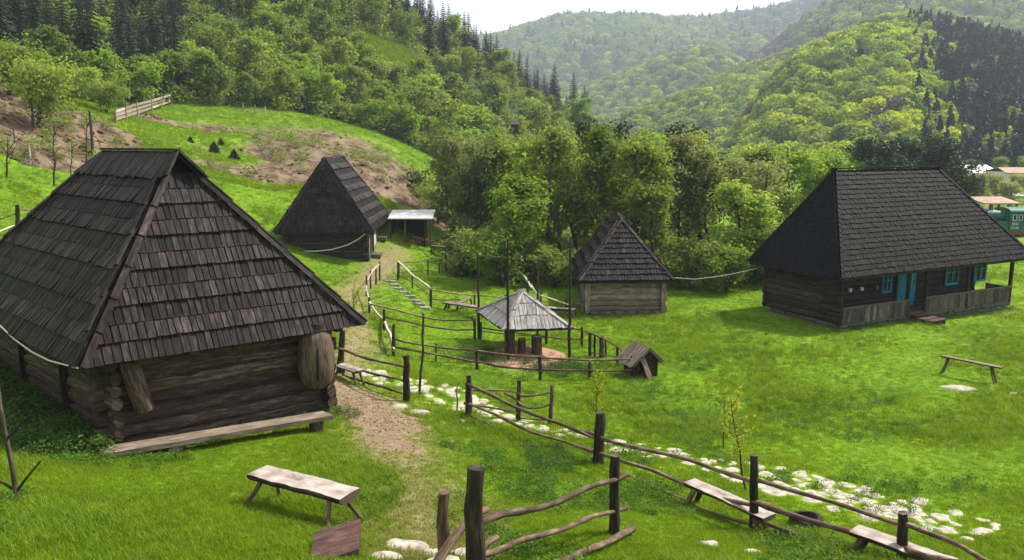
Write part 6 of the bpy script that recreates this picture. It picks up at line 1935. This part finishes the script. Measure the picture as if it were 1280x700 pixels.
def build_saplings():
    sapling("sapling", "young sapling with yellow green leaves beside the thick weathered post", 747, 560, 462, 9, M['leaf_yellow'], 1, .22, nb=10)
    sapling("sapling", "thin sapling with sparse yellow leaves by the second dark post of the long fence", 929, 612, 492, 6, M['leaf_yellow'], 2, .2, lean=-15)
    sapling("sapling", "low sparse sapling in the meadow just left of the taller yellow one", 905, 560, 500, 5, M['leaf_yellow'], 3, .3, nb=6)
    sapling("sapling", "leafy yellow sapling on the path left of the enclosure", 441, 402, 362, 16, M['leaf_yellow'], 4, .35, nb=9)
    sapling("bare_sapling", "bare forked young tree at the left edge of the grassy bank", 9, 222, 172, 0, None, 5, .42, "sapling", r=.05, nb=12)
    sapling("bare_sapling", "bare upright young tree on the bank, middle of the three", 68, 232, 158, 0, None, 6, .22, "sapling", r=.06, nb=14)
    sapling("bare_sapling", "thin budding young tree on the bank, nearest the near hut's roof", 89, 230, 175, 3, M['leaf_yellow'], 7, .25, "sapling", r=.04, nb=10)
    sapling("bare_sapling", "tall thin bare tree beside the grey pole on the bank", 108, 205, 145, 0, None, 17, .18, "sapling", r=.05, nb=14)
    # dead branch stuck in the lower left grass
    g = PG(18, 625)
    t = thing("dead_branch", "dead forked branch stuck upright in the lower left grass", "branch", g)
    m = MB()
    for pl, r in ((((22, 630), (16, 590), (8, 550), (0, 505), (-4, 470)), .035), (((17, 612), (8, 606), (-10, 596)), .02), (((20, 615), (35, 595), (51, 576)), .018), (((9, 548), (22, 534), (38, 519)), .018)):
        pts = [on_plane(x, y, g, g + Vector((1, .12, 0))) for x, y in pl]
        m.tube(pts, [r * (1 - .5 * i / len(pts)) for i in range(len(pts))], 7, rough=.08)
    m.build("branch", M['post'], t)
    pr = spruce(740, 1.6, .75, M['leaf_dark'], .6)
    for px, pb, s, lbl in ((268, 193, .62, "larger dark juniper bush on the green slope below the soil scar"), (293, 199, .5, "smaller dark juniper bush on the green slope, right of the larger"), (276, 181, .35, "tiny dark juniper above the larger one"), (238, 178, .3, "tiny dark shrub on the green slope left of the junipers")):
        g = PG(px, pb); plant_tree("juniper", pr, g, s, lbl, "juniper", squash=1.3)
    bp = broadleaf(760, 3.2, 2.0, 4200, .09, M['leaf_green'], .03, .06, 14, 3)
    for px, pb, s, lbl in ((42, 158, 1.25, "big round green bush on the left bank above the bare saplings"), (70, 135, .8, "bright bush behind the big round one on the left bank"), (5, 118, 1.1, "leafy bush at the left edge under the wood"), (130, 140, .7, "low bush on the bank left of the board fence")):
        g = PG(px, pb); plant_tree("bush", bp, g, s, lbl, "bush")

# ------------------------------------------------------------------ shed, tiny hut, village and train
def build_background():
    # open shed behind the pointed hut
    a, b = PG(492, 301), PG(531, 303)
    zf = G(a.x, a.y); d = Vector((0.05, 1, 0)).normalized(); u = Vector((1, 0, 0))
    x0, x1, y0 = PD(489, 300, PG(510, 301).y).x, PD(531, 300, PG(510, 301).y).x, PG(510, 301).y
    zg = G((x0 + x1) / 2, y0) - .1; h0, h1 = PD(510, 273, y0).z - zg, 0
    zt = PD(510, 272, y0).z
    t = thing("open_shed", "dark open shed with a pale tin roof left of the dusky trees", "shed", ((x0 + x1) / 2, y0, zg))
    m = MB(); m.hexa([(x0 - .1, y0 - .6, zt - .06), (x1 + .55, y0 - .6, zt - .06), (x1 + .55, y0 + 1.7, zt + .30), (x0 - .1, y0 + 1.7, zt + .30), (x0 - .1, y0 - .6, zt), (x1 + .55, y0 - .6, zt), (x1 + .55, y0 + 1.7, zt + .36), (x0 - .1, y0 + 1.7, zt + .36)]); m.build("roof", M['tin'], t)
    for nm, q in (("back_wall", (x0, y0 + 1.4, x1, y0 + 1.46)), ("side_wall", (x0, y0, x0 + .06, y0 + 1.4)), ("side_wall", (x1 - .06, y0, x1, y0 + 1.4))):
        m = MB(); m.hexa([(q[0], q[1], zg - .3), (q[2], q[1], zg - .3), (q[2], q[3], zg - .3), (q[0], q[3], zg - .3), (q[0], q[1], zt - .05), (q[2], q[1], zt - .05), (q[2], q[3], zt - .0), (q[0], q[3], zt - .0)], along=Z); m.build(nm, M['log_dark'], t)
    for x in (x0 + .03, (x0 * .55 + x1 * .45), x1 + .4):
        m = MB(); m.bar((x, y0 - .45, zg - .3), (x, y0 - .45, zt - .05), .10, .10, (0, 1, 0)); m.build("post", M['plank'], t)
    # brick heap
    g = PG(524, 303); t = thing("brick_heap", "small heap of reddish bricks at the corner of the open shed", "bricks", g); t['category'] = "heap"
    m = MB(); rr = random.Random(5)
    for k in range(46):
        lay = k // 18; p = g + Vector((rr.uniform(-.7, .7) * (1 - .28 * lay), rr.uniform(-.35, .35), .06 + .11 * lay)); a = rr.uniform(-.5, .5)
        m.box(p, Vector((math.cos(a), math.sin(a), 0)) * .14, Vector((-math.sin(a), math.cos(a), 0)) * .07, (0, 0, .045))
    m.build("bricks", M['brick'], t)
    # tiny hut up on the slope
    q = PD(640, 163, 138); z = G(q.x, 138)
    t = thing("small_hut", "tiny hut with grey hipped roof far up among the trees", "hut", (q.x, 138, z))
    m = MB(); w = 1.05; zt = PD(640, 155, 138).z; za = PD(640, 147, 138).z
    m.hexa([(q.x - w, 137, z - .5), (q.x + w, 137, z - .5), (q.x + w, 139, z - .5), (q.x - w, 139, z - .5), (q.x - w, 137, zt), (q.x + w, 137, zt), (q.x + w, 139, zt), (q.x - w, 139, zt)], .2, along=Z); m.build("wall", M['log_dark'], t)
    m = MB(); e = 1.5
    ring = [Vector((q.x - e, 136.4, zt - .1)), Vector((q.x + e, 136.4, zt - .1)), Vector((q.x + e, 139.6, zt - .1)), Vector((q.x - e, 139.6, zt - .1))]
    ap, ap2 = Vector((q.x - .2, 138, za)), Vector((q.x + .2, 138, za))
    roof_face(m, ring[0], ring[1], ap, ap2, 5, .3, .02, .04, seed=1); roof_face(m, ring[1], ring[2], ap2, ap2 + Z * .001, 5, .3, .02, .04, seed=2)
    roof_face(m, ring[2], ring[3], ap2, ap, 5, .3, .02, .04, seed=3); roof_face(m, ring[3], ring[0], ap, ap + Z * .001, 5, .3, .02, .04, seed=4); m.build("roof", M['plank'], t)
    # village house with white roof
    def house(label, px0, px1, pyr, pye, pyb, Y, depth, wmat, rmat, name="village_house"):
        A, B = PD(px0, pye, Y), PD(px1, pye, Y); x0, x1, ze = A.x, B.x, A.z
        zr = PD(px0, pyr, Y + depth / 2).z; zg = min(G(x0, Y), 0) - .5
        t = thing(name, label, "house", ((x0 + x1) / 2, Y, zg))
        m = MB(); o = .5
        m.hexa([(x0 + o, Y + .3, zg), (x1 - o, Y + .3, zg), (x1 - o, Y + depth - .3, zg), (x0 + o, Y + depth - .3, zg), (x0 + o, Y + .3, ze + .1), (x1 - o, Y + .3, ze + .1), (x1 - o, Y + depth - .3, ze + .1), (x0 + o, Y + depth - .3, ze + .1)]); m.build("wall", wmat, t)
        m = MB()
        for (ya, yb) in ((Y - .2, Y + depth / 2), (Y + depth + .2, Y + depth / 2)):
            m.hexa([(x0, ya, ze - .08), (x1, ya, ze - .08), (x1 - .6, yb, zr - .08), (x0 + .6, yb, zr - .08), (x0, ya, ze), (x1, ya, ze), (x1 - .6, yb, zr), (x0 + .6, yb, zr)])
        m.build("roof", rmat, t)
        n = max(2, int((x1 - x0) / 3))
        for k in range(n):
            xm = x0 + (x1 - x0) * (k + .5) / n; zz = zg + (ze - zg) * .55
            m = MB(); m.box((xm, Y + .27, zz), (.45, 0, 0), (0, .04, 0), (0, 0, .55)); w_ = m.build("window", M['plaster'], t)
            m = MB(); m.box((xm, Y + .22, zz), (.36, 0, 0), (0, .012, 0), (0, 0, .46)); m.build("pane", M['glass'], w_)
        return t
    house("low house with a big white roof beyond the bushes at the right", 1207, 1252, 206, 216, 228, 148, 8, M['plaster'], M['white_roof'])
    house("house with an orange tiled roof right of the white roof", 1257, 1300, 209, 216, 226, 140, 7, M['plaster'], M['terracotta'])
    house("long low building with reddish flat roof behind the green locomotive", 1219, 1254, 241.5, 244, 251, 118, 4, M['redwood'], M['tin'])
    house("blue grey shed at the right edge behind the green locomotive", 1262, 1300, 241, 244.5, 251, 112, 4, M['bluegrey'], M['white_roof'])
    # station shelter on posts
    Y = 76.0
    x0, x1 = PD(1226, 255, Y).x, PD(1266, 255, Y).x; zt = PD(1240, 253, Y).z; zg = G(x0, Y)
    t = thing("station_shelter", "open shelter with pale orange roof on red brown posts behind the locomotive", "shelter", ((x0 + x1) / 2, Y, zg))
    m = MB(); m.hexa([(x0 - .3, Y - 1.0, zt - .12), (x1 + .2, Y - 1.0, zt - .12), (x1 + .2, Y + 2.2, zt + .3), (x0 - .3, Y + 2.2, zt + .3), (x0 - .3, Y - 1.0, zt), (x1 + .2, Y - 1.0, zt), (x1 + .2, Y + 2.2, zt + .42), (x0 - .3, Y + 2.2, zt + .42)]); m.build("roof", M['terracotta'], t)
    for x in (x0 + .6, x0 + .6 + 1.55, x1 - .1):
        for yy in (Y - .8, Y + 2.0):
            m = MB(); m.bar((x, yy, zg - .2), (x, yy, zt), .18, .18, (0, 1, 0)); m.build("post", M['rust'], t)
    m = MB(); m.hexa([(x0 - 1, Y + 4, zg - .2), (x1 + 3, Y + 4, zg - .2), (x1 + 3, Y + 4.4, zg - .2), (x0 - 1, Y + 4.4, zg - .2), (x0 - 1, Y + 4, zg + 1.4), (x1 + 3, Y + 4, zg + 1.4), (x1 + 3, Y + 4.4, zg + 1.4), (x0 - 1, Y + 4.4, zg + 1.4)]); 
    o = m.build("low_wall", M['plaster']); tag(o, "low pale wall behind the station shelter", "wall")
    # narrow gauge locomotive
    Y = 66.0; u = Vector((1, 0, 0)); v = Vector((0, 1, 0))
    X = lambda px: PD(px, 270, Y).x
    ZZ = lambda py: PD(1260, py, Y).z
    zg = G(X(1260), Y); zr = ZZ(291.5)
    t = thing("steam_locomotive", "green narrow gauge steam locomotive with cab, partly hidden by the long house's roof", "locomotive", (X(1262), Y, zg))
    xb0, xc0, xc1 = X(1236), X(1261.5), X(1284)
    zb = ZZ(271)
    m = MB(); zax = (ZZ(264) + ZZ(276)) / 2; r = (ZZ(265) - ZZ(277)) / 2
    m.tube([(xb0, Y + .75, zax), (xb0 + .15, Y + .75, zax), (xc0, Y + .75, zax)], [r * .9, r, r], 20); m.build("boiler", M['green_paint'], t)
    for px, hh, rr_ in ((1239.5, 262.5, .16), (1244, 264, .24), (1249.5, 264.5, .24)):
        m = MB(); x = X(px); m.tube([(x, Y + .75, zax), (x, Y + .75, ZZ(hh) - .04), (x, Y + .75, ZZ(hh))], [rr_, rr_, rr_ * (.5 if px > 1240 else 1.15)], 14); m.build("dome" if px > 1240 else "chimney", M['green_paint'], t)
    m = MB(); m.hexa([(xb0 + .2, Y - .1, ZZ(289)), (xc0, Y - .1, ZZ(289)), (xc0, Y + 1.6, ZZ(289)), (xb0 + .2, Y + 1.6, ZZ(289)), (xb0 + .2, Y - .1, ZZ(276.5)), (xc0, Y - .1, ZZ(276.5)), (xc0, Y + 1.6, ZZ(276.5)), (xb0 + .2, Y + 1.6, ZZ(276.5))]); m.build("water_tank", M['green_paint'], t)
    # cab: frame of posts and panels round the two windows
    zt0, ztr, zw0, zw1, zlo = ZZ(264.5), ZZ(262), ZZ(275.5), ZZ(268), ZZ(289)
    def pan(m, xa, xb, za, zb_, y=0.0): m.hexa([(xa, Y - .2 + y, za), (xb, Y - .2 + y, za), (xb, Y - .12 + y, za), (xa, Y - .12 + y, za), (xa, Y - .2 + y, zb_), (xb, Y - .2 + y, zb_), (xb, Y - .12 + y, zb_), (xa, Y - .12 + y, zb_)])
    m = MB(); pan(m, xc0, xc1, zlo, zw0); pan(m, xc0, xc1, zw1, zt0)
    for a, b in ((1261.5, 1264), (1269, 1271.5), (1276, 1278.5), (1282, 1284)): pan(m, X(a), X(b), zw0, zw1)
    m.hexa([(xc0, Y + 1.6, zlo), (xc1, Y + 1.6, zlo), (xc1, Y + 1.7, zlo), (xc0, Y + 1.7, zlo), (xc0, Y + 1.6, zt0), (xc1, Y + 1.6, zt0), (xc1, Y + 1.7, zt0), (xc0, Y + 1.7, zt0)])
    m.hexa([(xc0, Y - .12, zlo), (xc0 + .06, Y - .12, zlo), (xc0 + .06, Y + 1.6, zlo), (xc0, Y + 1.6, zlo), (xc0, Y - .12, zt0), (xc0 + .06, Y - .12, zt0), (xc0 + .06, Y + 1.6, zt0), (xc0, Y + 1.6, zt0)])
    cabo = m.build("cab", M['green_paint'], t)
    for a, b in ((1264, 1269), (1271.5, 1276), (1278.5, 1282)):
        m = MB(); pan(m, X(a) + .01, X(b) - .01, zw0 + .01, zw1 - .01, .03); m.build("pane", M['glass'], cabo)
        m = MB()
        for q in ((X(a), X(a) + .04, zw0, zw1), (X(b) - .04, X(b), zw0, zw1), (X(a) + .04, X(b) - .04, zw0, zw0 + .04), (X(a) + .04, X(b) - .04, zw1 - .04, zw1)): pan(m, *q, -.09)
        m.build("window_frame", M['white'], cabo)
    m = MB(); n = 8; V = []
    for k in range(n + 1):
        a = math.pi * k / n; V.append((Y + .75 - 1.15 * math.cos(a), ztr - .12 + .28 * math.sin(a)))
    for k in range(n):
        (ya, za), (yb, zb_) = V[k], V[k + 1]
        m.hexa([(xc0 - .15, ya, za - .05), (xc1 + .15, ya, za - .05), (xc1 + .15, yb, zb_ - .05), (xc0 - .15, yb, zb_ - .05), (xc0 - .15, ya, za), (xc1 + .15, ya, za), (xc1 + .15, yb, zb_), (xc0 - .15, yb, zb_)])
    m.build("cab_roof", M['green_paint'], t)
    # the two white lines of lettering on the cab side
    for txt, py, sz in (("000", 281.2, .34), ("26-66", 285.8, .30)):
        cu = bpy.data.curves.new("lettering", 'FONT'); cu.body = txt; cu.size = sz; cu.align_x = 'CENTER'; cu.extrude = .006
        tmp = bpy.data.objects.new("tmp", cu); COL.objects.link(tmp)
        me = bpy.data.meshes.new_from_object(tmp.evaluated_get(bpy.context.evaluated_depsgraph_get())); me.name = "lettering"
        bpy.data.objects.remove(tmp); me.materials.clear(); me.materials.append(M['white'])
        o = link("lettering", me, cabo); o.rotation_euler = (R(90), 0, 0)
        o.location = Vector((X(1268), Y - .215, ZZ(py))) - wloc(cabo)
    m = MB(); m.hexa([(xb0, Y - .05, ZZ(293)), (xc1 + .3, Y - .05, ZZ(293)), (xc1 + .3, Y + 1.55, ZZ(293)), (xb0, Y + 1.55, ZZ(293)), (xb0, Y - .05, ZZ(289)), (xc1 + .3, Y - .05, ZZ(289)), (xc1 + .3, Y + 1.55, ZZ(289)), (xb0, Y + 1.55, ZZ(289))]); m.build("frame", M['rust'], t)
    for px in (1244, 1252, 1260, 1270, 1279):
        for yy in (Y + .1, Y + 1.3):
            m = MB(); c = Vector((X(px), yy, zr - .1)); rw = .36
            m.tube([c, c + v * .1], [rw, rw], 18); wh = m.build("wheel", M['black'], t)
            m = MB(); m.tube([c - v * .03, c], [.12, .12], 10); m.build("hub", M['rust'], wh)
    # track under it
    m = MB()
    for yy in (Y + .35, Y + 1.15): m.bar((X(1190), yy, zr - .42), (X(1330), yy, zr - .42), .07, .12)
    o = m.build("rails", M['rust']); tag(o, "rusty rail track under the green locomotive", "track")
    # pale gravel patch by the track
# ------------------------------------------------------------------ build everything
build_far()
build_hut_near()
build_hut_mid_left()
build_hut_mid()
build_house_right()
build_barrack()
build_feeder()
build_fences()
build_benches()
build_stones()
build_trees()
build_saplings()
build_background()
build_grass()
build_clutter()
build_haze()
